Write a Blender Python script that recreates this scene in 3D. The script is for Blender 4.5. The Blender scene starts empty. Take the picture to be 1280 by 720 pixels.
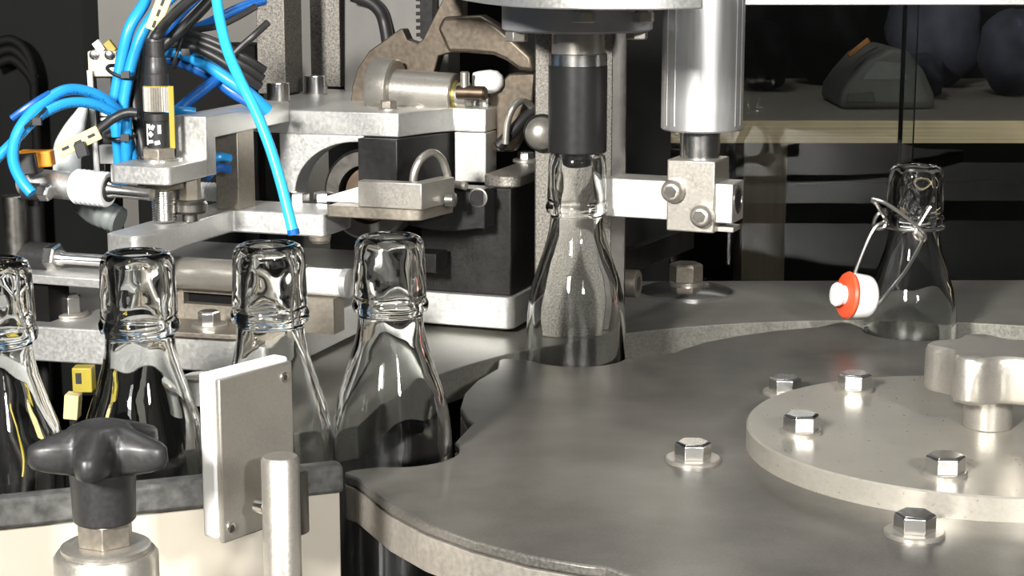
import bpy, bmesh, math, random
from mathutils import Vector, Matrix
PI = math.pi
S = 0.001                      # everything below is in millimetres
scn = bpy.context.scene
COL = scn.collection
random.seed(7)

# ------------------------------------------------------------------ camera
F = 2300.0; CAMH = 203.0; TH = math.atan((360+79)/F)
cd = bpy.data.cameras.new('camera'); cam = bpy.data.objects.new('camera', cd); COL.objects.link(cam)
cam.location = (0, 0, CAMH*S); cam.rotation_euler = (PI/2-TH, 0, 0)
cd.sensor_width = 36; cd.lens = F/1280*36; cd.clip_start = 0.02; cd.clip_end = 20
scn.camera = cam

def ray(u, v):
    x = (u-640)/F; y = -(v-360)/F
    return Vector((x, math.cos(TH)+y*math.sin(TH), -math.sin(TH)+y*math.cos(TH)))
CP = Vector((0, 0, CAMH))
def PZ(u, v, z):               # point of the photo at height z
    d = ray(u, v); return CP+d*((z-CAMH)/d.z)
def PY(u, v, y):               # point of the photo at distance y
    d = ray(u, v); return CP+d*(y/d.y)
def pxs(y): return y/F         # mm per pixel at distance y

# the gripper station is built in a frame turned by -19.3 degrees
ANG = math.radians(-19.3)
OL = PZ(386, 447, 3); OL.z = 0
FR = Matrix.Translation(OL) @ Matrix.Rotation(ANG, 4, 'Z')
FRI = FR.inverted()
def loc_(P): return FRI @ P
def LQ(u, v, q):
    c = FRI @ CP; d = FRI.to_3x3() @ ray(u, v); return c+d*((q-c.y)/d.y)
def LP(u, v, p):
    c = FRI @ CP; d = FRI.to_3x3() @ ray(u, v); return c+d*((p-c.x)/d.x)
def LZ(u, v, z): return FRI @ PZ(u, v, z)

# ------------------------------------------------------------------ materials
def nd(nt, t, x=0, y=0, **kw):
    n = nt.nodes.new(t); n.location = (x, y)
    for k, v in kw.items(): setattr(n, k, v)
    return n
def srgb(r, g, b):
    f = lambda c: (c/255/12.92) if c/255 <= .04045 else ((c/255+.055)/1.055)**2.4
    return (f(r), f(g), f(b), 1)
def mat(name, col, rough=.5, metal=0., noise=.0, scale=400., bump=0., stretch=(1, 1, 1), rvar=0., spec=.5, col2=None, sc2=None, coat=0., rw=.2):
    if metal > .4: rvar *= .4; noise *= .6
    m = bpy.data.materials.new(name); m.use_nodes = True
    nt = m.node_tree; bs = nt.nodes['Principled BSDF']
    bs.inputs['Base Color'].default_value = col; bs.inputs['Roughness'].default_value = rough
    bs.inputs['Metallic'].default_value = metal; bs.inputs['Specular IOR Level'].default_value = spec
    bs.inputs['Coat Weight'].default_value = coat
    tc = nd(nt, 'ShaderNodeTexCoord', -1100); mp = nd(nt, 'ShaderNodeMapping', -900)
    mp.inputs['Scale'].default_value = stretch
    nt.links.new(tc.outputs['Object'], mp.inputs['Vector'])
    nz = nd(nt, 'ShaderNodeTexNoise', -700); nz.inputs['Scale'].default_value = scale; nz.inputs['Detail'].default_value = 5
    nt.links.new(mp.outputs['Vector'], nz.inputs['Vector'])
    if noise > 0 or col2:
        nz2 = nd(nt, 'ShaderNodeTexNoise', -700, -300); nz2.inputs['Scale'].default_value = sc2 or scale*.12; nz2.inputs['Detail'].default_value = 6
        nt.links.new(tc.outputs['Object'], nz2.inputs['Vector'])
        mx = nd(nt, 'ShaderNodeMath', -500, -100, operation='ADD')
        nt.links.new(nz.outputs['Fac'], mx.inputs[0]); nt.links.new(nz2.outputs['Fac'], mx.inputs[1])
        rp = nd(nt, 'ShaderNodeValToRGB', -330)
        lo = [max(0, c*(1-noise)) for c in col[:3]]+[1]; hi = [min(1, c*(1+noise)) for c in (col2 or col)[:3]]+[1]
        rp.color_ramp.elements[0].position = .5-rw; rp.color_ramp.elements[1].position = .5+rw
        rp.color_ramp.elements[0].color = lo; rp.color_ramp.elements[1].color = hi
        hf = nd(nt, 'ShaderNodeMath', -420, 120, operation='MULTIPLY'); hf.inputs[1].default_value = .5
        nt.links.new(mx.outputs[0], hf.inputs[0]); nt.links.new(hf.outputs[0], rp.inputs['Fac'])
        nt.links.new(rp.outputs['Color'], bs.inputs['Base Color'])
    if rvar > 0:
        mr = nd(nt, 'ShaderNodeMapRange', -330, -350); mr.inputs['From Min'].default_value = .3; mr.inputs['From Max'].default_value = .7
        mr.inputs['To Min'].default_value = max(.02, rough-rvar); mr.inputs['To Max'].default_value = min(1, rough+rvar)
        nt.links.new(nz.outputs['Fac'], mr.inputs['Value']); nt.links.new(mr.outputs['Result'], bs.inputs['Roughness'])
    if bump > 0:
        bp = nd(nt, 'ShaderNodeBump', -200, -500); bp.inputs['Strength'].default_value = bump; bp.inputs['Distance'].default_value = .00004
        nt.links.new(nz.outputs['Fac'], bp.inputs['Height']); nt.links.new(bp.outputs['Normal'], bs.inputs['Normal'])
    return m
M = {}
M['alu'] = mat('machined_aluminium', (.66, .66, .64, 1), .40, .8, .2, 600, .10, rvar=.16, sc2=45)
M['alu_rough'] = mat('milled_aluminium', (.56, .55, .52, 1), .46, .8, .3, 900, .10, rvar=.1, sc2=80)
M['alu_brushed'] = mat('turned_aluminium', (.66, .66, .65, 1), .36, .8, .2, 500, .05, stretch=(1, 1, .04), rvar=.1)
M['satin'] = mat('satin_steel', (.47, .445, .40, 1), .36, .8, .2, 900, .05, rvar=.1, sc2=50)
M['warm'] = mat('warm_steel', (.33, .295, .245, 1), .40, .75, .4, 500, .05, rvar=.1, sc2=60)
M['bronze'] = mat('brownish_steel', (.14, .115, .088, 1), .42, .75, .5, 400, .05, rvar=.1, sc2=50)
M['cast'] = mat('sandblasted_steel', (.25, .235, .21, 1), .5, .8, 1.5, 2200, .5, rvar=.2, sc2=900)
M['steel'] = mat('bright_steel', (.80, .79, .77, 1), .22, 1, .05, 300, .03, rvar=.04)
M['steel_dark'] = mat('dark_steel', (.2, .19, .175, 1), .36, 1, .25, 300, .06, rvar=.08)
M['brown_steel'] = mat('oiled_steel', (.2, .15, .11, 1), .4, 1, .25, 200, .06, rvar=.08)
M['hub'] = mat('hub_plate_steel', (.42, .395, .345, 1), .32, .55, .18, 700, .08, stretch=(1, .3, 1), rvar=.12, sc2=40, rw=.2)
M['wheel'] = mat('wheel_plate', (.145, .138, .124, 1), .36, .5, .5, 900, .14, rvar=.16, sc2=30, rw=.11)
M['wheel_side'] = mat('wheel_rim', (.25, .23, .2, 1), .42, .3, .2, 500, .05, rvar=.07, sc2=30, rw=.12)
M['deck'] = mat('deck_plate', (.20, .195, .17, 1), .42, .4, .3, 700, .15, rvar=.1, sc2=25, rw=.16)
M['black'] = mat('black_anodised', (.010, .010, .010, 1), .42, .0, .3, 400, .06, rvar=.06, spec=.35)
M['black_sleeve'] = mat('black_sleeve', (.03, .03, .03, 1), .33, .55, .15, 300, .04, rvar=.04)
M['black_plate'] = mat('black_painted_plate', (.010, .0095, .0085, 1), .5, .1, .8, 900, .3, rvar=.1, spec=.3)
M['plastic'] = mat('black_plastic', (.022, .022, .022, 1), .42, 0, .15, 600, .1, rvar=.06)
M['rubber'] = mat('black_cable', (.016, .016, .016, 1), .45, 0, .1, 300)
M['brass'] = mat('tarnished_brass', (.42, .36, .12, 1), .35, .9, .2, 300)
M['sheet'] = mat('milky_plastic', (.55, .58, .57, 1), .45, 0, .2, 80)
M['grey_hose'] = mat('grey_duct', (.16, .175, .17, 1), .5, 0, .15, 100)
M['flange'] = mat('grey_flange', (.36, .365, .39, 1), .4, .3, .06, 300, .03)
M['white'] = mat('white_plastic', (.85, .85, .83, 1), .38, 0, .03, 200)
M['porcelain'] = mat('white_porcelain', (.86, .85, .83, 1), .18, 0, .02, 100, coat=.3)
M['red'] = mat('red_rubber', (.78, .09, .03, 1), .42, 0, .08, 300)
M['rail'] = mat('worn_dark_rail', (.055, .055, .052, 1), .5, .1, .6, 260, .2, col2=(.11, .11, .105, 1), sc2=60)
M['beige'] = mat('beige_panel', (.47, .43, .36, 1), .5, 0, .05, 60, .05)
M['ply_face'] = mat('shelf_top', (.30, .275, .22, 1), .6, 0, .1, 60)
M['ply'] = mat('plywood_edge', (.72, .58, .36, 1), .6, 0, .35, 160, .1, stretch=(.03, 1, 5))
M['wood'] = mat('dark_wood', (.085, .06, .035, 1), .6, 0, .3, 60, .1, stretch=(6, 6, .3))
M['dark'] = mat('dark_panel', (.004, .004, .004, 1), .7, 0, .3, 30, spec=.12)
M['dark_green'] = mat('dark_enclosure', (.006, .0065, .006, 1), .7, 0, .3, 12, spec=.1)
M['grey_panel'] = mat('grey_cabinet', (.085, .08, .07, 1), .5, .2, .08, 60)
M['navy'] = mat('navy_cloth', (.017, .018, .03, 1), .85, 0, .6, 60, .4)
M['gadget'] = mat('grey_tool_case', (.13, .13, .115, 1), .5, 0, .2, 50)
M['dull_orange'] = mat('dull_orange', (.22, .09, .015, 1), .6, 0, .1, 100)
M['case_grey'] = mat('case_window_grey', (.2, .2, .19, 1), .4, 0, .3, 60)
M['housing'] = mat('grey_housing', (.17, .165, .155, 1), .45, .3, .12, 80)
M['orange'] = mat('orange_plastic', (.85, .32, .02, 1), .4, 0, .05, 100)
M['yellow'] = mat('yellow_plastic', (.34, .27, .03, 1), .4, 0, .05, 100)
M['cream'] = mat('cream_tag', (.70, .60, .27, 1), .45, 0, .04, 100)
M['bone'] = mat('beige_terminal', (.62, .56, .42, 1), .45, 0, .06, 100)
M['whitebox'] = mat('white_casing', (.75, .75, .72, 1), .4, 0, .04, 100)
M['ink'] = mat('black_print', (.012, .012, .012, 1), .6)
M['inkwhite'] = mat('white_print', (.85, .85, .85, 1), .6)
M['floor'] = mat('dark_floor', (.02, .02, .019, 1), .5, 0, .3, 12)
M['wirem'] = mat('zinc_wire', (.72, .70, .66, 1), .22, 1, .05, 400)

def hose_mat(name, col):
    m = bpy.data.materials.new(name); m.use_nodes = True; nt = m.node_tree; bs = nt.nodes['Principled BSDF']
    bs.inputs['Roughness'].default_value = .32
    uv = nd(nt, 'ShaderNodeUVMap', -1200); sp = nd(nt, 'ShaderNodeSeparateXYZ', -1000)
    nt.links.new(uv.outputs['UV'], sp.inputs[0])
    d = nd(nt, 'ShaderNodeMath', -800, operation='SUBTRACT'); d.inputs[1].default_value = .62
    ab = nd(nt, 'ShaderNodeMath', -650, operation='ABSOLUTE'); lt = nd(nt, 'ShaderNodeMath', -500, operation='LESS_THAN'); lt.inputs[1].default_value = .055
    nt.links.new(sp.outputs['X'], d.inputs[0]); nt.links.new(d.outputs[0], ab.inputs[0]); nt.links.new(ab.outputs[0], lt.inputs[0])
    nz = nd(nt, 'ShaderNodeTexNoise', -800, -250); nz.inputs['Scale'].default_value = 1.1; nz.inputs['Detail'].default_value = 1
    mp = nd(nt, 'ShaderNodeMapping', -1000, -250); mp.inputs['Scale'].default_value = (30, 1, 1)
    nt.links.new(uv.outputs['UV'], mp.inputs['Vector']); nt.links.new(mp.outputs['Vector'], nz.inputs['Vector'])
    gt = nd(nt, 'ShaderNodeMath', -500, -250, operation='GREATER_THAN'); gt.inputs[1].default_value = .56
    nt.links.new(nz.outputs['Fac'], gt.inputs[0])
    mu = nd(nt, 'ShaderNodeMath', -350, operation='MULTIPLY'); nt.links.new(lt.outputs[0], mu.inputs[0]); nt.links.new(gt.outputs[0], mu.inputs[1])
    mx = nd(nt, 'ShaderNodeMix', -180, data_type='RGBA'); mx.inputs['A'].default_value = col; mx.inputs['B'].default_value = (.01, .02, .05, 1)
    nt.links.new(mu.outputs[0], mx.inputs['Factor']); nt.links.new(mx.outputs['Result'], bs.inputs['Base Color'])
    return m
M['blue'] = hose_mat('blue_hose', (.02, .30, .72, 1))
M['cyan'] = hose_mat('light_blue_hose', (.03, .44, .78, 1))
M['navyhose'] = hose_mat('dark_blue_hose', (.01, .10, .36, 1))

def glass_mat(name, tint=(.985, .995, .99, 1), rough=0.0, ior=1.5):
    m = bpy.data.materials.new(name); m.use_nodes = True; nt = m.node_tree; bs = nt.nodes['Principled BSDF']
    bs.inputs['Base Color'].default_value = tint; bs.inputs['Transmission Weight'].default_value = 1
    bs.inputs['Roughness'].default_value = rough; bs.inputs['IOR'].default_value = ior
    return m
M['glass'] = glass_mat('bottle_glass')
M['pane'] = glass_mat('window_glass', (.9, .93, .92, 1))

# ------------------------------------------------------------------ mesh helpers
def wloc(o):
    v = Vector((0, 0, 0))
    while o is not None: v += o.location; o = o.parent
    return v
class MB:
    def __init__(self, frame=None): self.bm = bmesh.new(); self.f = frame; self.uv = self.bm.loops.layers.uv.new('UVMap')
    def v(self, p):
        p = Vector(p)
        return self.bm.verts.new(self.f @ p if self.f else p)
    def face(self, vs):
        try: return self.bm.faces.new(vs)
        except ValueError: return None
    def box(self, a, b):
        x0, y0, z0 = [min(a[i], b[i]) for i in range(3)]; x1, y1, z1 = [max(a[i], b[i]) for i in range(3)]
        return self.prism([(x0, y0), (x1, y0), (x1, y1), (x0, y1)], z0, z1)
    def obox(self, c, ux, uy, uz, hx, hy, hz):      # oriented box
        c = Vector(c); q = []
        for sz in (-1, 1):
            q.append([self.v(c+ux*(sx*hx)+uy*(sy*hy)+uz*(sz*hz)) for sx, sy in ((-1, -1), (1, -1), (1, 1), (-1, 1))])
        self.face(q[0][::-1]); self.face(q[1])
        for i in range(4): self.face([q[0][i], q[0][(i+1) % 4], q[1][(i+1) % 4], q[1][i]])
        return self
    def prism(self, poly, z0, z1, top=None):
        lo = [self.v((p[0], p[1], z0)) for p in poly]; hi = [self.v((p[0], p[1], z1)) for p in (top or poly)]
        self.face(lo[::-1]); self.face(hi); n = len(poly)
        for i in range(n): self.face([lo[i], lo[(i+1) % n], hi[(i+1) % n], hi[i]])
        return self
    def extr(self, pts, d):                          # planar loop of 3-D points, moved by d
        d = Vector(d); lo = [self.v(p) for p in pts]; hi = [self.v(Vector(p)+d) for p in pts]
        self.face(lo[::-1]); self.face(hi); n = len(pts)
        for i in range(n): self.face([lo[i], lo[(i+1) % n], hi[(i+1) % n], hi[i]])
        return self
    def lathe(self, o, axis, prof, seg=40, closed=False):    # prof: (distance along axis, radius)
        o = Vector(o); w = Vector(axis).normalized(); t = Vector((0, 0, 1)) if abs(w.z) < .9 else Vector((1, 0, 0))
        a = w.cross(t).normalized(); b = w.cross(a)
        rings = []
        for h, r in prof:
            if r < 1e-6: rings.append([self.v(o+w*h)])
            else: rings.append([self.v(o+w*h+(a*math.cos(2*PI*k/seg)+b*math.sin(2*PI*k/seg))*r) for k in range(seg)])
        for A, B in zip(rings, rings[1:]+([rings[0]] if closed else [])):
            for k in range(seg):
                k2 = (k+1) % seg
                if len(A) == 1 and len(B) == 1: continue
                if len(A) == 1: self.face([A[0], B[k2], B[k]])
                elif len(B) == 1: self.face([A[k], A[k2], B[0]])
                else: self.face([A[k], A[k2], B[k2], B[k]])
        if not closed:
            if len(rings[0]) > 1: self.face(rings[0][::-1])
            if len(rings[-1]) > 1: self.face(rings[-1])
        return self
    def cyl(self, o, axis, r, h, seg=40, ch=.4):
        return self.lathe(o, axis, [(0, r-ch), (ch, r), (h-ch, r), (h, r-ch)], seg)
    def hexa(self, o, axis, af, h, rot=0., ch=.8, n=6):       # hexagon head across flats af, chamfered top
        o = Vector(o); w = Vector(axis).normalized(); t = Vector((0, 0, 1)) if abs(w.z) < .9 else Vector((1, 0, 0))
        a = w.cross(t).normalized(); b = w.cross(a); R = af/2/math.cos(PI/n)
        def ring(hh, r): return [self.v(o+w*hh+(a*math.cos(rot+2*PI*k/n)+b*math.sin(rot+2*PI*k/n))*r) for k in range(n)]
        rs = [ring(0, R), ring(h-ch, R), ring(h, R-ch*1.2)]
        self.face(rs[0][::-1])
        for A, B in zip(rs, rs[1:]):
            for k in range(n): self.face([A[k], A[(k+1) % n], B[(k+1) % n], B[k]])
        self.face(rs[-1]); return self
    def tube(self, pts, r, seg=12, smooth=True, close=False, radii=None):
        P = [Vector(p) for p in pts]
        if smooth and len(P) > 2: P = spline(P, close=close)
        n = len(P); T = []
        for i in range(n):
            if close: t = P[(i+1) % n]-P[i-1]
            else: t = P[min(i+1, n-1)]-P[max(i-1, 0)]
            T.append(t.normalized())
        up = Vector((0, 0, 1)) if abs(T[0].z) < .9 else Vector((1, 0, 0))
        N = (up-T[0]*up.dot(T[0])).normalized(); rings = []; acc = 0.; L = [0.]
        for i in range(n):
            if i: acc += (P[i]-P[i-1]).length; L.append(acc)
            N = (N-T[i]*N.dot(T[i])).normalized(); Bn = T[i].cross(N)
            rr = radii(i/(n-1)) if radii else r
            rings.append([self.v(P[i]+(N*math.cos(2*PI*k/seg)+Bn*math.sin(2*PI*k/seg))*rr) for k in range(seg)])
        m = n if close else n-1
        for i in range(m):
            A, B = rings[i], rings[(i+1) % n]
            for k in range(seg):
                f = self.face([A[k], A[(k+1) % seg], B[(k+1) % seg], B[k]])
                if f:
                    us = [k/seg, (k+1)/seg, (k+1)/seg, k/seg]; vs = [L[i], L[i], L[min(i+1, n-1)], L[min(i+1, n-1)]]
                    for lp, uu, vv in zip(f.loops, us, vs): lp[self.uv].uv = (uu, vv)
        if not close: self.face(rings[0][::-1]); self.face(rings[-1])
        return self
    def ball(self, c, r, sx=1, sy=1, sz=1, seg=24):
        prof = [(-r*math.cos(PI*k/12)*sz, r*math.sin(PI*k/12) if 0 < k < 12 else 0) for k in range(13)]
        n0 = len(self.bm.verts); self.lathe(c, (0, 0, 1), prof, seg)
        return self
    def build(self, name, m, parent=None, loc=None, bevel=0., bseg=2, sharp=35.):
        bm = self.bm; bmesh.ops.recalc_face_normals(bm, faces=bm.faces)
        for f in bm.faces: f.smooth = True
        if parent is not None: base = wloc(parent)/S+Vector(loc or (0, 0, 0)); 
        else: base = Vector(loc) if loc is not None else Vector((0, 0, 0))
        for vv in bm.verts: vv.co = (vv.co-base)*S
        me = bpy.data.meshes.new(name); bm.to_mesh(me); bm.free()
        me.set_sharp_from_angle(angle=math.radians(sharp))
        me.materials.append(M[m] if isinstance(m, str) else m)
        o = bpy.data.objects.new(name, me); COL.objects.link(o)
        if parent is not None: o.parent = parent; o.location = Vector(loc or (0, 0, 0))*S
        else: o.location = base*S
        if bevel > 0:
            b = o.modifiers.new('bevel', 'BEVEL'); b.width = bevel*S; b.segments = bseg; b.limit_method = 'ANGLE'; b.angle_limit = math.radians(38)
            b.harden_normals = False
        return o
def spline(P, sub=8, close=False):
    out = []; n = len(P)
    rng = range(n if close else n-1)
    for i in rng:
        if close: a, b, c, d = P[i-1], P[i], P[(i+1) % n], P[(i+2) % n]
        else: a, b, c, d = P[max(i-1, 0)], P[i], P[i+1], P[min(i+2, n-1)]
        for k in range(sub):
            t = k/sub
            out.append(.5*((2*b)+(c-a)*t+(2*a-5*b+4*c-d)*t*t+(3*b-a-3*c+d)*t**3))
    if not close: out.append(P[-1])
    return out
def tag(o, label, cat, group=None, kind=None):
    o['label'] = label; o['category'] = cat
    if group: o['group'] = group
    if kind: o['kind'] = kind
    return o
def thing(name, label, cat, loc, group=None):
    o = bpy.data.objects.new(name, None); COL.objects.link(o); o.location = Vector(loc)*S; o.empty_display_size = .01
    return tag(o, label, cat, group)
def struct(o): o['kind'] = 'structure'; return o
def rpoly(pts, r, n=4):         # round the corners of a polygon
    out = []; N = len(pts)
    for i in range(N):
        p = Vector(pts[i]).to_2d(); a = Vector(pts[i-1]).to_2d(); b = Vector(pts[(i+1) % N]).to_2d()
        ua = (a-p); ub = (b-p); rr = min(r, ua.length*.45, ub.length*.45)
        s = p+ua.normalized()*rr; e = p+ub.normalized()*rr
        for k in range(n+1):
            t = k/n; q = s*(1-t)**2+p*2*t*(1-t)+e*t*t; out.append((q.x, q.y))
    return out
Zax = Vector((0, 0, 1))
def hexbolt(name, base, af, h, parent, mat_='steel', washer=None, wh=1.6, rot=.2, axis=Zax, wm='satin'):
    base = Vector(base); z = wh if washer else 0
    m = MB(); m.hexa(base+axis*z, axis, af, h, rot, ch=h*.13); o = m.build(name, mat_, parent, bevel=.25)
    if washer:
        w = MB(); w.lathe(base, axis, [(0, washer), (wh*.7, washer), (wh, washer-.5), (wh, af*.35)], 40)
        w.build('washer', wm, o)
    return o
def capscrew(name, base, r, h, parent, axis, mat_='steel', soc=True):   # socket head cap screw
    base = Vector(base); axis = Vector(axis).normalized(); m = MB()
    if soc: m.lathe(base, axis, [(0, r), (h*.5, r), (h*.75, r*.93), (h*.93, r*.78), (h, r*.62), (h, 0)] if mat_ == 'satin' else [(0, r), (h-.5, r), (h, r-.5), (h, 0)], 32); o = m.build(name, mat_, parent)
    else: m.cyl(base, axis, r, h); return m.build(name, mat_, parent)
    s = MB(); s.hexa(base+axis*(h-.12), axis, r*.98, .2, .2, ch=.05); s.build('socket', 'steel_dark', o)
    return o

# ------------------------------------------------------------------ star wheel
HUB = Vector((186.6, 713.5, 0))
PK = [84.5, 131.8, 179.3, 233., 275., 317., 359., 41.]
PR = 232.5; PRAD = 24.8
def starpoly():
    prof = [(-11.5, 208), (-13, 212), (-18, 221), (-24, 229), (-30, 236), (-36, 241.5)]
    order = sorted(PK, reverse=True); out = []
    for i, a in enumerate(order):
        nxt = order[(i+1) % len(order)]; gap = (a-nxt) % 360
        c = (PR*math.cos(math.radians(a)), PR*math.sin(math.radians(a)))
        for k in range(19):                       # pocket: from the tip side round through the inside
            t = 12-(k/18)*118                     # degrees from tangential (+) turning inwards
            ph = math.radians(a+90)+math.radians(90-90)+math.radians(0)
            # local axes: tangential (+angle) and radial inward
            tx, ty = -math.sin(math.radians(a)), math.cos(math.radians(a)); ix, iy = -math.cos(math.radians(a)), -math.sin(math.radians(a))
            s = math.radians(-12+k/18*128)
            out.append((c[0]+PRAD*(tx*math.cos(s)+ix*math.sin(s)), c[1]+PRAD*(ty*math.cos(s)+iy*math.sin(s))))
        endd = gap-8.3
        for d, r in prof:
            if -d < endd: out.append((r*math.cos(math.radians(a+d)), r*math.sin(math.radians(a+d))))
        for rr, dd in ((249, endd-.8), (252.5, endd+.2), (253, endd+1.0), (249.5, endd+1.7)):
            out.append((rr*math.cos(math.radians(a-dd)), rr*math.sin(math.radians(a-dd))))
    return [(HUB.x+x, HUB.y+y) for x, y in out]
SW = thing('bottle_carousel', 'large dark grey pocketed star wheel with pale round hub plate in the foreground', 'star wheel', HUB+Vector((0, 0, -18)))
sp = starpoly()
m = MB(); m.prism(sp, -4, 0); m.build('wheel_plate', 'wheel', SW, bevel=.8)
m = MB(); m.prism(sp, -18, -4.6); m.build('wheel_rim', 'wheel_side', SW, bevel=.3)
m = MB(); m.lathe(HUB, Zax, [(0, 92), (8.6, 92), (9.3, 91.3), (9.3, 0)], 128); m.build('hub_plate', 'hub', SW)
def wb(u, v, z, washer=None, rot=.2, af=12.6, h=6.4): return hexbolt('hex_bolt', PZ(u, v, z), af, h, SW, washer=washer, rot=rot)
wb(1068, 488, 9.3, 8.4, .25); wb(1001, 541, 9.3, 8.4, .6); wb(1181, 594, 9.3, 8.2, .45)
wb(866, 576, 0, 11, .5); wb(981, 492, 0, 10, .35); wb(1143, 668, 0, 10.5, .3)
hexbolt('hex_bolt', (HUB.x+60, HUB.y+52, 9.3), 12.6, 6.4, SW, washer=8.3); hexbolt('hex_bolt', (HUB.x+75, HUB.y-22, 9.3), 12.6, 6.4, SW, washer=8.3)
# clamp knob on the hub
KC = PZ(1234, 533, 9.3)
def lobed(r0, amp, n, rot, seg=120, sharp=1.):
    out = []
    for k in range(seg):
        a = 2*PI*k/seg; c = math.cos(n*(a-rot)); c = math.copysign(abs(c)**sharp, c)
        r = r0+amp*c; out.append((r*math.cos(a), r*math.sin(a)))
    return out
def knob_grip(m, c, poly, layers):     # layers: (z, scale)
    rings = [[m.v((c[0]+x*s, c[1]+y*s, c[2]+z)) for x, y in poly] for z, s in layers]
    n = len(poly); m.face(rings[0][::-1]); m.face(rings[-1])
    for A, B in zip(rings, rings[1:]):
        for i in range(n): m.face([A[i], A[(i+1) % n], B[(i+1) % n], B[i]])
m = MB(); knob_grip(m, (KC.x, KC.y, 9.3), lobed(22.5, 3.4, 5, math.radians(234), sharp=.8), [(13.5, .86), (14.3, .95), (16, 1.0), (30, .99), (32, .96), (33, .9), (33.2, .5)])
kg = m.build('clamp_knob', 'satin', SW)
m = MB(); m.cyl((KC.x, KC.y, 9.3), Zax, 9.6, 15, 48); m.build('knob_stem', 'satin', kg)
m = MB(); m.cyl((HUB.x, HUB.y, -112), Zax, 30, 94.5, 48); m.build('drive_shaft', 'steel_dark', SW)

# ------------------------------------------------------------------ deck round the wheel
RD = 257.6
def arc(c, r, a0, a1, n): return [(c.x+r*math.cos(math.radians(a0+(a1-a0)*k/n)), c.y+r*math.sin(math.radians(a0+(a1-a0)*k/n))) for k in range(n+1)]
inner = arc(HUB, RD, 30, 170.5, 72)
outer = [(-128, 722), (-124, 850), (-60, 1010), (20, 1085), (520, 1092), (620, 1000), (620, 842)]
m = MB(); m.prism(inner+outer, -16, 0)
DK = tag(m.build('deck_plate', 'deck', None, loc=(150, 1000, -16), bevel=.5), 'mottled grey deck plate curving round behind the star wheel', 'machine table')
# bed far below and floor
m = MB(); m.box((-900, 300, -118), (1100, 1150, -112)); tag(m.build('machine_bed', 'floor', None, loc=(0, 700, -118)), 'black machine bed below the star wheel on which bottles stand', 'machine bed')
for o_ in [o for o in bpy.data.objects if o.name == 'machine_bed']: pass
m = MB(); m.box((-3000, -600, -910), (3000, 2600, -900)); struct(m.build('floor', 'floor', None, loc=(0, 700, -910)))
m = MB(); m.box((-60, 990, -112), (20, 1070, -16)); m.build('deck_leg', 'dark', DK)
m = MB(); m.box((430, 1000, -112), (500, 1070, -16)); m.build('deck_leg', 'dark', DK)
for x, y in ((-750, 500), (900, 500), (-750, 1100), (900, 1100)):
    m = MB(); m.box((x-30, y-30, -900), (x+30, y+30, -118)); m.build('bed_leg', 'dark', bpy.data.objects['machine_bed'])

# ------------------------------------------------------------------ bottles
OUT = [(0, 0), (0, 20), (-1.5, 23.5), (-4, 25.0), (-30, 25.2), (-105, 25.2), (-112, 25.2)]
def bottle_profile():
    # heights measured up from the bed (total 199), outer then inner wall
    o = [(0, 0), (0, 20), (1.2, 22.8), (4, 24.1), (40, 24.3), (112, 24.4), (119, 24.1), (127, 23.1), (135, 21.3), (145, 17.9), (155, 14.7), (162, 13.3), (166.5, 13.0), (168, 13.1),
         (169, 14.8), (170.5, 15.3), (172, 15.3), (173.3, 14.7), (174.2, 14.3), (176, 14.6), (179, 14.45), (182, 14.4), (186, 14.25), (190, 14.1), (194, 13.9), (196.6, 13.3), (198.2, 12.2), (199, 10.6)]
    i = [(199, 10.0), (198.2, 8.8), (196.5, 8.2), (194, 8.3), (191, 8.9), (187, 9.0), (182, 9.2), (178, 9.3), (174, 9.5), (170, 9.8), (164, 10.2), (156, 11.6), (145, 15.0), (135, 18.6), (127, 20.6), (119, 21.7), (112, 22.0), (40, 22.0), (8, 21.6), (5.5, 20), (6, 10), (7.5, 0)]
    return o+i
def bottle(x, y, z, label, name='bottle', parent=None):
    m = MB(); m.lathe((x, y, z), Zax, bottle_profile(), 72)
    rnd = random.Random(int(x*10)); ph = [rnd.uniform(0, 6.28) for _ in range(8)]
    pf = bottle_profile(); n_out = pf.index((199, 10.0))
    for i, vv in enumerate(m.bm.verts):          # pressed glass: the inner wall is never quite true
        dx, dy = vv.co.x-x, vv.co.y-y; r = math.hypot(dx, dy); h = vv.co.z-z
        if r < 1 or i < 1+72*(n_out-1): continue
        a = math.atan2(dy, dx); amp = .55 if h > 150 else .35
        if h < 12: amp = .1
        d = amp*(.5*math.sin(2*a+ph[0]+h*.11)+.4*math.sin(3*a+ph[1]-h*.17)+.35*math.sin(5*a+ph[2]+h*.23)+.3*math.sin(h*.42+ph[3]))
        vv.co.x += dx/r*d; vv.co.y += dy/r*d
    o = m.build(name, 'glass', parent, loc=(x, y, z) if parent is None else None, sharp=60)
    if parent is None: tag(o, label, 'bottle', 'clear swing top bottles')
    return o
def pocket(a): return HUB.x+PR*math.cos(math.radians(a)), HUB.y+PR*math.sin(math.radians(a))
bx, by = -48.5, 719.
bottle(bx, by, -112, 'clear empty bottle sitting in the left pocket of the star wheel')
bottle(-93.8, 699, -112, 'clear empty bottle directly behind the white-edged guide plate')
bottle(-140.8, 680.5, -112, 'clear empty bottle between the black star knob and the guide plate')
bottle(-190.5, 664, -112, 'clear empty bottle cut off by the left edge of the photo')
cx, cy = pocket(131.8)
bottle(cx, cy, -97.2, 'clear empty bottle raised under the black capping sleeve')
m = MB(); m.cyl((cx, cy, -112), Zax, 23, 14.7, 40); tag(m.build('lift_plate', 'steel_dark', None, loc=(cx, cy, -112)), 'round steel lift plate under the bottle being capped', 'lift plate')
rx, ry = pocket(84.5)
SB = thing('swing_top_bottle', 'clear bottle with wire bail and hanging white and red stopper', 'bottle', (rx, ry, -112), 'clear swing top bottles')
bottle(rx, ry, -112, '', 'glass_body', SB)
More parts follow.
